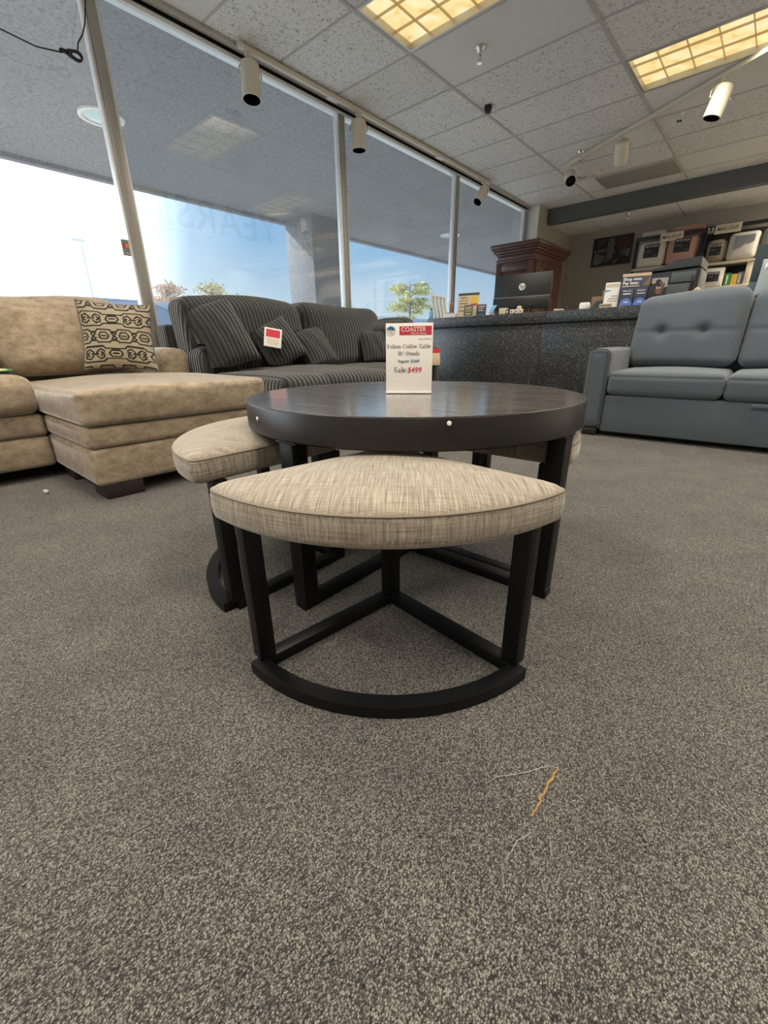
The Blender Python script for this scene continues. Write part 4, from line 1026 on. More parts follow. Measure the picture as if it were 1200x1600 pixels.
# ------------------------------------------------------------------ counter
CT = .93; CY = 4.38
t = thing('checkout_counter', 'dark speckled checkout counter front behind the grey sofa', 'counter', (-1.0, 4.6, 0))
for (x0, x1) in ((-3.10, -1.79), (-1.786, -.60), (-.596, 1.2)):
    g = BM(); box(g, x0, CY + .04, .001, x1, CY + .075, .829, .001); obj('front_panel', g, M['speck'], t, world=True)
g = BM(); box(g, -3.10, CY + .075, .001, -3.06, CY + .6, .829); box(g, 1.16, CY + .075, .001, 1.2, CY + .6, .829); obj('end_panel', g, M['speck'], t, world=True)
t = thing('counter_top', 'thick speckled dark counter top with papers and brochures on it', 'counter top', (-1.0, 4.7, .83))
for (x0, x1) in ((-3.14, -1.745), (-1.742, 1.25)):
    g = BM(); box(g, x0, CY, .83, x1, CY + .72, CT, .004); obj('slab', g, M['speck'], t, world=True)

# monitor seen from behind
t = thing('monitor', 'black computer monitor seen from behind, on the counter', 'monitor', (-2.18, 4.78, CT))
Fm = facing((-2.172, 4.72, 1.155), (.12, -1, .06))
g = BM(); box(g, -.30, -.165, -.03, .30, .175, 0, .006, mtx=Fm); obj('housing', g, M['black'], t, world=True)
g = BM(); box(g, -.30, -.048, .0005, .30, -.042, .002, mtx=Fm); obj('seam', g, M['greyink'], t, world=True, smooth=False)
g = BM(); box(g, -.302, -.164, -.001, .302, -.048, .006, .003, mtx=Fm); obj('lower_cover', g, M['blkmet'], t, world=True)
g = BM(); disc(g, Fm, .0, .05, .034, .001, 40); dk = obj('emblem', g, M['wink'], t, world=True, smooth=False)
text('hp', .056, M['black'], t, Fm, -.001, .034, .0018, 'CENTER', .28, .0006)
g = BM(); box(g, -2.20, 4.755, CT + .001, -2.14, 4.80, 1.10, .004); obj('stand', g, M['black'], t, world=True)
g = BM(); box(g, -2.29, 4.70, CT + .0005, -2.05, 4.88, CT + .012, .003); obj('stand_foot', g, M['black'], t, world=True)

# things along the counter, left to right
for k, (x, lb) in enumerate(((-3.115, 'leftmost of four cream curved slats standing on the counter end'), (-3.072, 'second from left of four cream curved slats on the counter end'), (-3.03, 'third from left of four cream curved slats on the counter end'), (-2.988, 'rightmost of four cream curved slats on the counter end'))):
    y = 4.47 + .012 * k
    t = thing('curved_slat', lb, 'slat', (x, y, CT), 0, 'curved cream slats on the counter')
    g = BM(); pts = [(x + .004 + .011 * sin(1.2 + 4.6 * s), y + .05 * (.5 - s), CT + .001 + .235 * s - .02 * k * s * .4) for s in [q / 14 for q in range(15)]]
    tl = pts[-1]; pts += [(tl[0] - .012, tl[1] - .003, tl[2] + .006), (tl[0] - .024, tl[1] - .004, tl[2] + .003)]
    rr = []
    for p in pts: pass
    tb = BM()
    for a, b in zip(pts, pts[1:]):
        d = V(b) - V(a); nv = V((-d.z, 0, d.x)).normalized() * .0085
        vs = []
        for q in (V(a), V(b)):
            vs.append([tb.verts.new(q + nv + V((0, -.012, 0))), tb.verts.new(q + nv + V((0, .012, 0))), tb.verts.new(q - nv + V((0, .012, 0))), tb.verts.new(q - nv + V((0, -.012, 0)))])
        for i in range(4): tb.faces.new((vs[0][i], vs[0][(i + 1) % 4], vs[1][(i + 1) % 4], vs[1][i]))
        tb.faces.new(vs[0]); tb.faces.new(vs[1][::-1])
    g.free(); obj('slat', tb, M['slat'], t, 60, world=True)
t = thing('spray_bottle', 'small blue bottle in front of the cream slats on the counter', 'bottle', (-3.115, 4.415, CT))
g = BM(); lathe(g, [(0, .001), (.024, .001), (.026, .01), (.026, .07), (.018, .085), (.010, .09)], 20); obj('body', g, M['bluepl'], t)
g = BM(); lathe(g, [(.013, .089), (.013, .11), (0, .112)], 16); obj('cap', g, M['teal'], t)
t = thing('card_tray', 'low white box of cards beside the cream slats', 'box', (-2.885, 4.47, CT))
g = BM(); box(g, -.085, -.03, .001, .075, .03, .045, .003); obj('tray', g, M['paper'], t)
g = BM(); box(g, -.06, -.02, .045, .05, .0, .055, .001); obj('cards', g, M['greyink'], t)
t = thing('figurine', 'small orange brown figurine on the white card box', 'figurine', (-2.885, 4.47, CT + .056))
g = BM(); lathe(g, [(0, 0), (.016, 0), (.012, .02), (.018, .045), (.010, .065), (.014, .08), (.008, .095), (0, .098)], 14); obj('body', g, M['brown'], t)
g = BM(); tube(g, [(.008, 0, .055), (.025, 0, .09), (.022, 0, .105)], .005, 6); obj('arm', g, M['orange'], t)

def standee(name, label, cat, cx, y, w, h, z0, m, n=(.25, -1, .18), th=.004):
    t = thing(name, label, cat, (cx, y, z0))
    nn_ = V(n).normalized(); r = V((0, 0, 1)).cross(nn_).normalized(); up = nn_.cross(r)
    Fx = frame(V((cx, y, z0 + .001)), r, up)
    g = BM(); box(g, -w / 2, 0, -th, w / 2, h, 0, .0008, mtx=Fx); obj('sheet', g, m, t, world=True)
    g = BM(); box(g, -w / 2, 0, -.05, w / 2, .003, .02, .0005, mtx=facing((cx, y + .01, z0 + .001), (nn_.x, nn_.y, 0))); obj('holder_base', g, M['acrylic'], t, world=True)
    return t, Fx
def lines(t, Fx, rows, m, z=.0012, name='print_lines'):
    g = BM()
    for (x0, y0, x1, y1) in rows: rect(g, Fx, x0, y0, x1, y1, z)
    return obj(name, g, m, t, world=True, smooth=False)
t, Fx = standee('brochure_stand', 'cream flyer with dark header in a stand, left end of the counter', 'flyer', -2.68, 4.485, .235, .25, CT, M['tan'])
lines(t, Fx, [(-.1175, .222, .1175, .245)], M['navy']); lines(t, Fx, [(-.09, .19, .0, .196), (-.10, .165, .0, .171), (-.10, .135, .0, .145), (-.10, .10, .0, .11), (-.10, .06, -.02, .07)], M['brown'])
lines(t, Fx, [(.03, .12, .105, .205)], M['yellow']); lines(t, Fx, [(.03, .115, .10, .135)], M['pricered'], .0014); text('Special', .022, M['brown'], t, Fx, -.095, .20, .0013)
t, Fx = standee('leaflet', 'dark olive leaflet standing in front of the cream flyer', 'leaflet', -2.615, 4.395, .10, .115, CT, M['olive'])
lines(t, Fx, [(-.035, .085, .035, .092), (-.035, .07, .03, .076), (-.035, .05, .035, .056), (-.03, .02, .03, .03)], M['tan'])
t, Fx = standee('leaflet_holder', 'small dark leaflet holder left of the tilted pale reader', 'leaflet', -2.50, 4.47, .105, .118, CT, M['navy'])
lines(t, Fx, [(-.035, .09, .035, .10), (-.035, .07, .02, .077), (-.035, .05, .035, .057)], M['tan']); lines(t, Fx, [(-.04, .01, .04, .02)], M['green'])
t = thing('card_reader', 'small pale tilted card reader left of the monitor', 'card reader', (-2.36, 4.46, CT))
Fr = facing((-2.36, 4.46, CT + .058), (-.3, -.75, .6))
g = BM(); box(g, -.03, -.05, -.008, .03, .05, .0, .003, mtx=Fr); obj('screen', g, M['bluepl'], t, world=True)
g = BM(); box(g, -2.42, 4.44, CT + .001, -2.35, 4.50, CT + .02, .004); obj('base', g, M['paper'], t, world=True)
t = thing('white_box', 'plain white carton under the left corner of the monitor', 'box', (-2.26, 4.52, CT))
g = BM(); box(g, -.04, -.03, .001, .04, .03, .065, .002); obj('carton', g, M['cream'], t)
g = BM(); box(g, -.041, -.008, .0655, .041, .008, .0662); obj('tape', g, M['tan'], t)
for k, (x, z, m, lb) in enumerate(((-2.17, CT, 'black', 'small black and white cube left of the stacked blocks'), (-2.125, CT, 'slat', 'small cream block right of the black and white cube'), (-2.07, CT, 'paper', 'small white block under the round block'), (-2.03, CT, 'slat', 'small cream block at the right of the stack'))):
    t = thing('small_block', lb, 'block', (x, 4.44, z), 0, 'small blocks before the monitor')
    g = BM(); box(g, -.019, -.015, .001, .019, .015, .04, .004); obj('block', g, M[m], t)
    g = BM(); box(g, -.009, -.0158, .012, .009, -.0152, .028); obj('face', g, M['wink' if m == 'black' else 'brown'], t)
t = thing('round_block', 'tiny cream disc resting on top of the white block', 'block', (-2.05, 4.44, CT + .041))
g = BM(); lathe(g, [(0, 0), (.02, 0), (.024, .012), (.02, .025), (0, .027)], 16); obj('disc', g, M['slat'], t)
g = BM(); lathe(g, [(.006, .027), (.004, .031), (0, .032)], 12); obj('knob', g, M['tan'], t)
t = thing('cable_clip', 'black angled bracket below the right side of the monitor', 'bracket', (-1.96, 4.47, CT))
g = BM(); tube(g, [(-.05, 0, .001), (-.02, 0, .04), (.01, .0, .07), (.05, 0, .075)], .008, 8); tube(g, [(.01, 0, .07), (-.02, 0, .085)], .007, 8); obj('arm', g, M['black'], t)
g = BM(); box(g, -.07, -.02, .0005, -.03, .02, .010, .002); obj('foot', g, M['black'], t)
t = thing('binder_clip', 'black binder clip holding tan slips on the counter', 'clip', (-1.62, 4.45, CT))
g = BM(); box(g, -.075, -.02, .001, .02, .02, .018, .002); obj('slips', g, M['tan'], t)
g = BM(); prism(g, [(-.03, .018), (.045, .018), (.035, .032), (-.02, .034)], -.022, .022, Matrix.Rotation(pi / 2, 4, 'X')); obj('jaw', g, M['black'], t)
g = BM(); tube(g, [(0, 0, .033), (-.018, 0, .06), (-.012, 0, .085), (.006, 0, .08), (.018, 0, .055), (.01, 0, .033)], .003, 6); obj('wire_handle', g, M['black'], t)
t = thing('paper_roll', 'white paper roll standing on the counter', 'paper roll', (-1.42, 4.45, CT))
g = BM(); lathe(g, [(.012, .001), (.044, .001), (.046, .008), (.046, .042), (.040, .055), (.012, .057)], 24); obj('roll', g, M['wink'], t)
g = BM(); lathe(g, [(.009, .002), (.012, .002), (.012, .0565), (.009, .0565)], 16); obj('core', g, M['brown'], t)
t = thing('cardboard_folder', 'brown cardboard pieces leaning behind the white leaflet', 'cardboard', (-1.31, 4.60, CT))
g = BM(); box(g, -.10, -.01, .001, .05, .02, .11, .002); box(g, -.02, .02, .001, .09, .04, .16, .002); obj('cardboard', g, M['brown'], t)
g = BM(); prism(g, [(-.10, .001), (.02, .001), (.02, .08), (-.05, .07)], .011, .02, Matrix.Rotation(pi / 2, 4, 'X')); obj('dark_flap', g, M['slate'], t)
t, Fx = standee('leaflet', 'white leaflet with pale blue corner left of the dark payment display', 'leaflet', -1.205, 4.45, .115, .205, CT, M['wink'])
lines(t, Fx, [(-.05, .165, .05, .195)], M['cream']); lines(t, Fx, [(.0, .09, .05, .096), (-.02, .07, .05, .076), (-.03, .05, .05, .056)], M['greyink'])
g = BM(); g.faces.new([g.verts.new(Fx @ V(p)) for p in ((-.0575, .125, .0013), (.0, .14, .0013), (-.0575, .15, .0013))]); obj('corner_print', g, M['bluepl'], t, world=True, smooth=False)
t = thing('business_cards', 'small stack of striped cards below the white leaflet', 'cards', (-1.22, 4.40, CT))
g = BM(); box(g, -.055, -.012, .001, .045, .012, .03, .001); obj('stack', g, M['tan'], t)
g = BM(); box(g, -.05, -.0128, .012, .04, -.0122, .022); obj('stripe', g, M['olive'], t)
t, Fx = standee('payment_display', 'dark acrylic display headed Shop now Pay later with two leaflet pockets', 'display', -1.03, 4.46, .215, .262, CT, M['navy'])
lines(t, Fx, [(-.1075, .238, .1075, .262)], M['tan'], .001); lines(t, Fx, [(-.1, .158, .03, .166)], M['tan'])
g = BM()
for k in range(9): rect(g, Fx, .055 + .005 * k, .16 + .008 * k, .1075, .168 + .008 * k, .0012)
obj('photo_patch', g, M['brown'], t, world=True, smooth=False)
text('Shop now.', .034, M['wink'], t, Fx, -.098, .207, .0015, bold=.0008); text('Pay later.', .034, M['wink'], t, Fx, -.098, .176, .0015, bold=.0008)
for k, cx in enumerate((-.052, .052)):
    g = BM(); box(g, cx - .048, .004, .004, cx + .048, .142, .010, .001, mtx=Fx); lf = obj('pocket_leaflet', g, M['navy'], t, world=True)
    g = BM(); disc(g, Fx, cx, .022, .042, .0112, 24, 0, pi); rect(g, Fx, cx - .048, .006, cx + .048, .022, .0112); obj('blue_badge', g, M['snap'], lf, world=True, smooth=False)
    text('snap', .02, M['wink'], lf, Fx, cx, .028, .0118, 'CENTER', bold=.0004)
    text('Shop now.' if k == 0 else 'Financing', .0155, M['wink'], lf, Fx, cx, .118, .0118, 'CENTER', bold=.0003)
    lines(lf, Fx, [(cx - .03, .095, cx + .03, .103)], M['tan' if k else 'wink'], .0116)
t, Fx = standee('photo_leaflet', 'leaflet with a photo of a reclining person, right of the dark display', 'leaflet', -.845, 4.44, .115, .205, CT, M['slate'])
def ph(u, v):
    x, y = u, v
    if v < .34: return (.03, .035, .04)
    def el(cx, cy_, rx, ry, rot=0.0):
        dx, dy = x - cx, (y - cy_) * 1.78; c_, s_ = cos(rot), sin(rot); a, b = dx * c_ + dy * s_, -dx * s_ + dy * c_
        return (a / rx) ** 2 + (b / ry) ** 2 < 1
    if el(.58, .80, .11, .15, .3): return (.42, .27, .19)
    if el(.70, .62, .09, .34, -.35): return (.40, .26, .18)
    if el(.52, .50, .22, .20): return (.46, .31, .23)
    if el(.46, .80, .20, .26, .5): return (.07, .045, .03)
    if y < .46 + .2 * x: return (.06, .075, .06)
    if x < .34 and y < .80: return (.12, .14, .12)
    return (.58, .60, .60)
g = colour_grid(None, 24, 40, ph, Fx @ Matrix.Translation((0, .1025, .001)), .115, .205); obj('photo', g, M['vcol'], t, world=True, smooth=False)
text('KICK', .030, M['wink'], t, Fx, 0, .038, .002, 'CENTER', bold=.001); text('BACK', .030, M['wink'], t, Fx, 0, .012, .002, 'CENTER', bold=.001)

# printer on the counter
t = thing('printer', 'dark grey desktop printer on the counter behind the grey sofa', 'printer', (-.80, 4.78, CT))
def yprism(pts, y0, y1):  # (x,z) outline extruded along y
    g = BM(); a = [g.verts.new((x, y0, z)) for x, z in pts]; b = [g.verts.new((x, y1, z)) for x, z in pts]; n = len(pts)
    g.faces.new(a); g.faces.new(b[::-1])
    for i in range(n): g.faces.new((a[i], a[(i + 1) % n], b[(i + 1) % n], b[i]))
    bmesh.ops.bevel(g, geom=g.edges[:], offset=.004, segments=2, affect='EDGES'); return g
obj('body', yprism([(-.99, CT + .001), (-.615, CT + .001), (-.615, 1.195), (-.99, 1.185)], 4.60, 4.98), M['printer'], t, world=True)
obj('scanner_lid', yprism([(-1.02, 1.197), (-.61, 1.207), (-.61, 1.275), (-.79, 1.268), (-.87, 1.225), (-1.02, 1.215)], 4.585, 4.99), M['printer'], t, world=True)
g = BM(); box(g, -.614, 4.62, CT + .01, -.600, 4.97, 1.19, .003); obj('side_panel', g, M['printer2'], t, world=True)
g = BM(); box(g, -.80, 4.585, 1.10, -.63, 4.602, 1.175, .003); obj('front_flap', g, M['printer3'], t, world=True)
g = BM(); box(g, -.96, 4.592, CT + .02, -.65, 4.601, 1.09, .003); obj('paper_tray', g, M['printer3'], t, world=True)
g = BM(); box(g, -.96, 4.590, 1.102, -.815, 4.602, 1.112, .001); obj('slot', g, M['black'], t, world=True)
g = BM(); box(g, -.655, 4.580, .98, -.64, 4.60, 1.14, .003); obj('latch', g, M['black'], t, world=True)
t = thing('plush_bow', 'small tan ribbon bow beside the printer', 'bow', (-.575, 4.50, CT))
g = BM()
for k in range(4): cushion(g, .035, .02, .022, .018, Matrix.Translation((.028 * cos(k * 1.6), 0, .035 + .025 * sin(k * 1.6) + .02)) @ Matrix.Rotation(k * .8, 4, 'Y'), 8)
obj('loops', g, M['skin'], t, 60)
g = BM(); box(g, -.012, -.016, .001, .012, .016, .05, .005); obj('knot', g, M['tan'], t)
# slate box and pale pillow at the right edge
t = thing('slate_box', 'tall dark slate display box at the right edge of the counter', 'box', (-.1, 4.75, CT))
g = BM(); box(g, -.275, 4.60, CT + .13, .20, 4.88, 1.305, .004); obj('sleeve', g, M['slate'], t, world=True)
g = BM(); box(g, -.275, 4.60, CT + .001, .20, 4.88, CT + .129, .004); obj('lower_band', g, M['slate2'], t, world=True)
t = thing('display_pillow', 'pale blue grey pillow with a white K before the slate box', 'pillow', (-.07, 4.45, CT))
g = pillow_mesh(.19, .13, .05, 24, .02); Fk = facing((-.035, 4.49, 1.07), (-.1, -1, .25)); g.transform(Fk); obj('cover', g, M['kpil'], t, 80, world=True)
text('K', .055, M['wink'], t, Fk, -.165, .05, .040, bold=.002)
# ------------------------------------------------------------------ armoire
t = thing('armoire', 'tall red brown wooden armoire with cornice in the far window corner', 'armoire', (-3.0, 6.75, 0))
AX0, AX1, AY0, AY1 = -3.28, -2.73, 6.24, 7.24
g = BM(); box(g, AX0, AY0, .001, AX1, AY1, 1.72, .006); obj('case', g, M['mahog'], t, world=True)
g = BM()
for k, (o, z0, z1) in enumerate(((.012, 1.715, 1.75), (.0, 1.75, 1.80), (.022, 1.80, 1.825), (.05, 1.825, 1.86), (.07, 1.86, 1.885), (.085, 1.885, 1.935))):
    box(g, AX0 - o * .9, AY0 - o, z0, AX1 + o, AY1 + o, z1 + .0005, .006)
obj('cornice', g, M['mahog'], t, world=True)
g = BM()
for (x0, x1, z0, z1) in ((AX0, AX0 + .085, .1, 1.71), (AX1 - .085, AX1, .1, 1.71), (AX0 + .085, AX1 - .085, 1.60, 1.71), (AX0 + .085, AX1 - .085, .1, .22)): box(g, x0, AY0 - .022, z0, x1, AY0 - .0005, z1, .005)
obj('side_frame', g, M['mahog'], t, world=True)
for (y0, y1) in ((AY0 + .03, (AY0 + AY1) / 2 - .003), ((AY0 + AY1) / 2 + .003, AY1 - .03)):
    g = BM(); box(g, AX1 + .0005, y0, .7, AX1 + .024, y1, 1.70, .006); d = obj('door', g, M['mahog'], t, world=True)
    g = BM()
    for (z0, z1) in ((.78, 1.28), (1.36, 1.62)): box(g, AX1 + .024, y0 + .08, z0, AX1 + .034, y1 - .08, z1, .008)
    obj('raised_panel', g, M['mahog'], d, world=True)
    yy = y1 - .035 if y0 < AY0 + .1 else y0 + .035
    g = BM(); tube(g, [(AX1 + .024, yy, 1.10), (AX1 + .05, yy, 1.12), (AX1 + .05, yy, 1.25), (AX1 + .024, yy, 1.27)], .008, 8); obj('handle', g, M['black'], d, world=True)
for (y0, y1) in ((AY0 + .03, (AY0 + AY1) / 2 - .003), ((AY0 + AY1) / 2 + .003, AY1 - .03)):
    g = BM(); box(g, AX1 + .0005, y0, .12, AX1 + .024, y1, .68, .006); obj('drawer', g, M['mahog'], t, world=True)

# ------------------------------------------------------------------ framed picture on the back wall
t = thing('framed_picture', 'black framed dark picture on the grey back wall', 'picture', (-2.62, YB, 2.18))
Fw = facing((-2.615, YB - .004, 2.185), (0, -1, 0))
w, h = .325, .225
g = BM()
for a in ((-w, -h, w, -h + .03), (-w, h - .03, w, h), (-w, -h + .03, -w + .03, h - .03), (w - .03, -h + .03, w, h - .03)): box(g, a[0], a[1], 0, a[2], a[3], .025, .003, mtx=Fw)
obj('frame', g, M['black'], t, world=True)
rp = random.Random(5); blobs = [(rp.random(), rp.random(), rp.uniform(.03, .11), rp.uniform(.02, .26)) for _ in range(70)]
def pic(u, v):
    c = .05
    for (a, b, r, k) in blobs:
        if (u - a) ** 2 + ((v - b) * .7) ** 2 < r * r: c = k if (int(a * 97) % 3) else .02
    if u > .62 and v > .55 and v > .55 + .25 * (u - .62) * 0: return (.27, .13, .045) if v > .58 + .06 * sin(14 * u) else (.05, .045, .04)
    if .36 < u < .55 and v > .35: c = .10 if int((u + .25 * v) * 28) % 2 else .30
    if u < .16 and v < .22: return (.42, .41, .38)
    if .10 < u < .34 and .50 < v < .62: return (.36, .36, .34)
    return (c * 1.7, c * 1.65, c * 1.55)
g = colour_grid(None, 60, 40, pic, Fw @ Matrix.Translation((0, 0, .006)), 2 * w - .06, 2 * h - .06); obj('print', g, M['vcol'], t, world=True, smooth=False)

# ------------------------------------------------------------------ bedding shelves on the back wall
SY = 8.80
def bedding_shelf(label, x0, x1, zs, ztop, posts):
    t = thing('display_shelf', label, 'shelf', ((x0 + x1) / 2, SY + .2, 0), 0, 'bedding display shelves')
    for x in posts:
        g = BM(); box(g, x, SY, .001, x + .04, SY + .04, ztop, .002); obj('post', g, M['blkmet'], t, world=True)
        g = BM(); box(g, x, SY + .38, .001, x + .04, SY + .42, ztop, .002); obj('post', g, M['blkmet'], t, world=True)
    g = BM(); box(g, x0, SY, ztop, x1, SY + .04, ztop + .045, .002); obj('top_rail', g, M['blkmet'], t, world=True)
    g = BM(); box(g, x0, SY + .40, .10, x1, SY + .42, ztop + .02, .002); obj('back_board', g, M['blkmet'], t, world=True)
    for z in zs:
        g = BM(); box(g, x0 + .002, SY - .004, z - .035, x1 - .002, SY + .40, z, .002); b = obj('board', g, M['wood_lt'], t, world=True)
    return t
bedding_shelf('black framed display shelf holding the white and pink bedding bags', -2.14, -1.215, (.5, 1.12, 1.80), 2.20, (-2.14, -1.255))
bedding_shelf('black framed display shelf at the right with the wider white comforter bag', -1.21, .75, (.5, 1.06, 1.44, 1.765), 2.20, (-1.21, .71))
g = BM()
def bag(label, cx, w, z0, h, m, th=.20, y=SY + .11, lab=None, word=None, group='bedding bags on the shelves', r=.06, tilt=0.0):
    t = thing('bedding_bag', label, 'bedding bag', (cx, y, z0), 0, group)
    g = BM(); cushion(g, w / 2, th / 2, h / 2, min(r, h / 2 - .002), Matrix.Translation((0, 0, h / 2 + .001)), 14, crown=(0, 0, 0), crown_neg=(0, .02, 0)); obj('bag', g, m, t, 60)
    if lab:
        lx, lz, lw, lh = lab; Fx = facing((cx + lx, y - th / 2 - .022, z0 + lz), (0, -1, 0))
        g = BM(); box(g, -lw / 2, -lh / 2, -.012, lw / 2, lh / 2, 0, .001, mtx=Fx); c = obj('label_card', g, M['black'], t, world=True)
        if word:
            text(word, lh * .24, M['wink'], c, Fx, 0, lh * .26, .001, 'CENTER', sx=.95, spacing=1.25)
            lines(c, Fx, [(-lw * .38, -.005, lw * .0, .003)], M['greyink'], .001); lines(c, Fx, [(lw * .2, -lh * .38, lw * .4, -lh * .33)], M['greyink'], .001)
    return t
bag('white bedding bag with a black label on the left shelf', -1.90, .40, 1.802, .37, M['bagw'], lab=(.01, .23, .21, .19), word='WOVEN')
bag('pink bedding bag with a black label beside the white one', -1.475, .41, 1.802, .38, M['bagp'], lab=(.0, .255, .21, .19), word='WOVEN')
bag('white folded bag lying on top of the left shelf frame', -1.93, .34, 2.247, .09, M['bagw'], r=.045, y=SY + .2)
bag('pink folded bag lying on top of the left shelf frame', -1.46, .42, 2.247, .10, M['bagp'], r=.045, y=SY + .2)
bag('tan rounded bedding bag with a black label on the right shelf', -1.03, .25, 1.767, .31, M['bagb'], lab=(.0, .17, .14, .15), word='WOVEN', r=.08)
t = bag('wide white comforter bag with a dark printed front on the right shelf', -.71, .36, 1.767, .36, M['bagw'], r=.06)
Fx = facing((-.71, SY - .012, 1.767 + .19), (0, -1, 0))
g = BM(); g.faces.new([g.verts.new(Fx @ V(p)) for p in ((-.11, -.06, 0), (-.02, -.03, 0), (.03, .02, 0), (.06, .0, 0), (.12, .03, 0), (.12, .12, 0), (-.11, .12, 0))]); obj('dark_print', g, M['greyink'], t, world=True, smooth=False)
bag('grey bedding bag at the right edge of the right shelf', -.33, .36, 1.767, .38, M['bagg'], lab=(.03, .2, .15, .13), word='WOVEN')
t = bag('small white box with a black label on the lower right shelf', -.98, .25, 1.442, .25, M['bagw'], lab=(-.0, .13, .15, .13), word='WOVEN', r=.006)
for k, (x, m, lb) in enumerate(((-.80, 'green', 'green packet on the lower shelf beside the white box'), (-.72, 'yellow', 'yellow packet between the green and grey packets'), (-.65, 'greyink', 'grey clear packet at the right of the yellow packet'))):
    t = thing('packet', lb, 'packet', (x, SY + .10, 1.442), 0, 'packets on the lower shelf')
    g = BM(); box(g, -.038, -.05, .001, .038, .05, .17 - .02 * (k % 2), .008); obj('wrapper', g, M[m], t)
    g = BM(); box(g, -.012, -.053, .02, .004, -.0505, .14); obj('print', g, M['wink' if k != 1 else 'yellow'], t)
t = thing('shelf_divider', 'cream upright divider at the right end of the lower shelf', 'divider', (-.59, SY + .1, 1.442))
g = BM(); box(g, -.015, -.09, .001, .06, .15, .285, .002); obj('panel', g, M['wood_lt'], t)
for (cx, label) in ((-1.64, 'cream brand board over the left bedding shelf'), (-.935, 'cream brand board over the right bedding shelf')):
    t = thing('brand_board', label, 'sign', (cx, SY - .02, 2.12), 0, 'cream brand boards'); Fx = facing((cx, SY - .012, 2.195), (0, -1, .0))
    g = BM(); box(g, -.155, -.058, -.008, .155, .058, 0, .001, mtx=Fx); obj('board', g, M['cream'], t, world=True)
    text('MALOUF', .062, M['ink'], t, Fx, 0, -.02, .0015, 'CENTER', bold=.0006, spacing=1.15, sx=.95)
t = thing('hook', 'pair of white hooks on the shelf frame between the brand boards', 'hook', (-1.17, SY - .002, 2.165))
for sx in (0, .045):
    g = BM(); tube(g, [(sx - .012, -.004, .06), (sx + .012, -.004, .06), (sx + .004, -.006, .03), (sx + .002, -.006, .0)], .006, 6); obj('prong', g, M['wink'], t)

# ------------------------------------------------------------------ marks on the carpet
rf = random.Random(3)
t = thing('loose_yarn', 'tan strand of carpet backing showing in the foreground carpet', 'yarn', (-.106, .47, 0))
g = BM(); p0, p1 = V((-.1065, .523, .004)), V((-.1065, .426, .004)); pts = [p0.lerp(p1, k / 24) + V((rf.gauss(0, .0012), 0, rf.uniform(-.001, .001))) for k in range(25)]
tube(g, pts, [.0009 + .0016 * rf.random() * (1 if 2 < k < 22 else .4) for k in range(25)], 6); obj('strand', g, M['fluff'], t, world=True)
t = thing('lint_thread', 'white thread lying across the carpet above the tan strand', 'thread', (-.14, .46, 0))
g = BM(); tube(g, [(-.1745, .440, .003), (-.172, .449, .004), (-.158, .463, .005), (-.140, .485, .005), (-.118, .518, .005), (-.104, .525, .004), (-.112, .530, .003)], .00045, 5); obj('strand', g, M['lint'], t, world=True)
t = thing('lint_thread', 'white tangled thread lying below the tan strand', 'thread', (-.107, .36, 0))
g = BM(); tube(g, [(-.104, .412, .003), (-.099, .405, .005), (-.104, .393, .006), (-.109, .384, .004), (-.109, .365, .005), (-.111, .352, .004), (-.106, .352, .004)], .0004, 5); obj('strand', g, M['lint'], t, world=True)
t = thing('lint_fluff', 'tiny white fluff on the carpet beside the beige sofa', 'fluff', (-2.46, .36, 0))
g = BM()
for k in range(3): cushion(g, .012, .008, .006, .005, Matrix.Translation((.012 * k, .004 * (k % 2), .008)), 6)
obj('clump', g, M['lint'], t, 60)

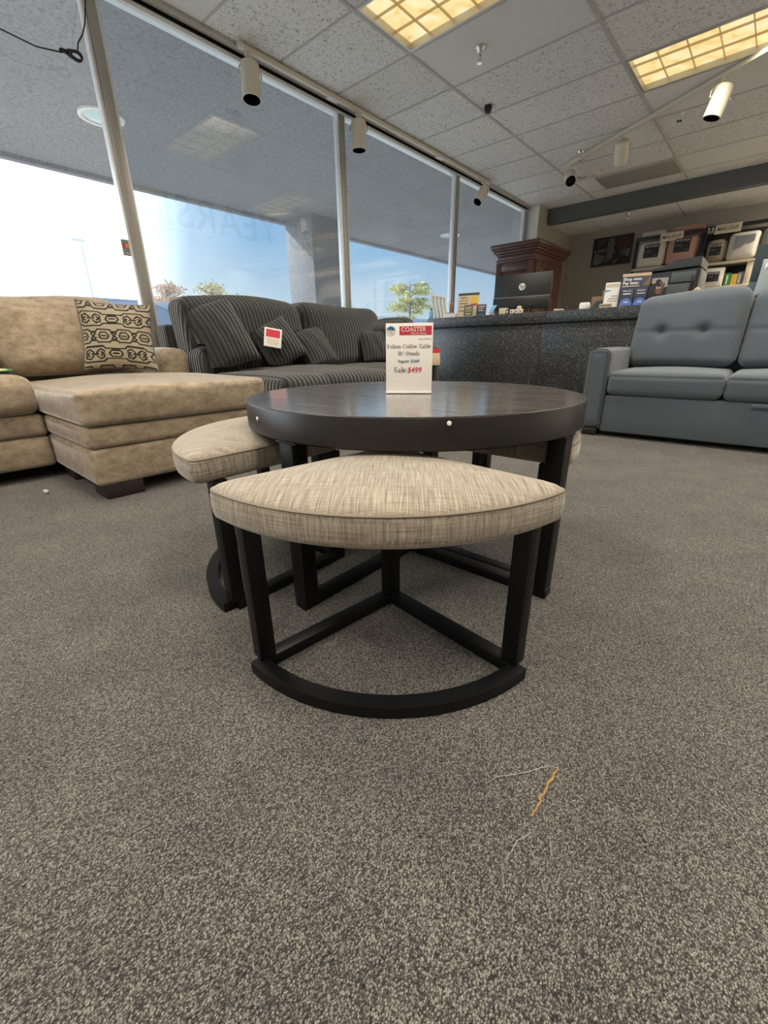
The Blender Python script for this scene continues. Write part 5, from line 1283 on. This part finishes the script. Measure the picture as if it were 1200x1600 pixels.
# ------------------------------------------------------------------ light and camera
w = bpy.data.worlds.new('sky'); bpy.context.scene.world = w; w.use_nodes = True; nt = w.node_tree; nt.nodes.clear()
out = N(nt, 'ShaderNodeOutputWorld'); bg = N(nt, 'ShaderNodeBackground'); tc = N(nt, 'ShaderNodeTexCoord'); sp = N(nt, 'ShaderNodeSeparateXYZ')
L(nt, tc.outputs['Generated'], sp.inputs[0])
sky = ramp(nt, sp.outputs[2], [(0.0, (1.05, 1.12, 1.16)), (0.06, (0.95, 1.12, 1.22)), (0.20, (0.45, 0.80, 1.16)), (0.38, (0.26, 0.58, 1.05)), (1.0, (0.12, 0.32, 0.80))])
dv = N(nt, 'ShaderNodeVectorMath', operation='DOT_PRODUCT'); L(nt, tc.outputs['Generated'], dv.inputs[0]); dv.inputs[1].default_value = V((-.88, -.35, .32)).normalized()
gl = ramp(nt, dv.outputs['Value'], [(0.58, (0, 0, 0)), (0.67, (.40, .36, .30)), (0.76, (2.6, 2.6, 2.7)), (1.0, (6.5, 6.6, 6.9))])
ad = N(nt, 'ShaderNodeMix', data_type='RGBA', blend_type='ADD'); ad.inputs[0].default_value = 1.0; L(nt, sky, ad.inputs[6]); L(nt, gl, ad.inputs[7])
L(nt, ad.outputs[2], bg.inputs[0]); bg.inputs[1].default_value = 1.0; L(nt, bg.outputs[0], out.inputs[0])
su = bpy.data.lights.new('sun', 'SUN'); su.energy = 11.0; su.angle = .01; su.color = (1, .95, .86)
so = bpy.data.objects.new('sun', su); C.objects.link(so); so.rotation_euler = (-V((-.76, -.28, .60))).to_track_quat('-Z', 'Y').to_euler()

f, th, ro, ya = 654.172, 0.373293, -0.013338, 0.721956
hd = V((-sin(ya), cos(ya), 0)); up = V((0, 0, 1)); Fv = hd * cos(th) - up * sin(th); Uv = hd * sin(th) + up * cos(th); Rv = Fv.cross(Uv)
R2 = Rv * cos(ro) + Uv * sin(ro); U2 = -Rv * sin(ro) + Uv * cos(ro)
cam = bpy.data.cameras.new('camera'); cam.sensor_fit = 'HORIZONTAL'; cam.sensor_width = 36; cam.lens = f / 1200 * 36; cam.clip_start = .02; cam.clip_end = 400
co = bpy.data.objects.new('camera', cam); C.objects.link(co)
mm = Matrix.Identity(4)
for i in range(3): mm[i][0] = R2[i]; mm[i][1] = U2[i]; mm[i][2] = -Fv[i]; mm[i][3] = (0, 0, .62)[i]
co.matrix_world = mm; bpy.context.scene.camera = co
vs = bpy.context.scene.view_settings; vs.view_transform = 'Standard'; vs.look = 'None'; vs.exposure = 0.0; vs.gamma = 1.0
cy = bpy.context.scene.cycles; cy.sample_clamp_indirect = 3.0; cy.sample_clamp_direct = 0; cy.max_bounces = 10; cy.diffuse_bounces = 5; cy.glossy_bounces = 4; cy.transparent_max_bounces = 12
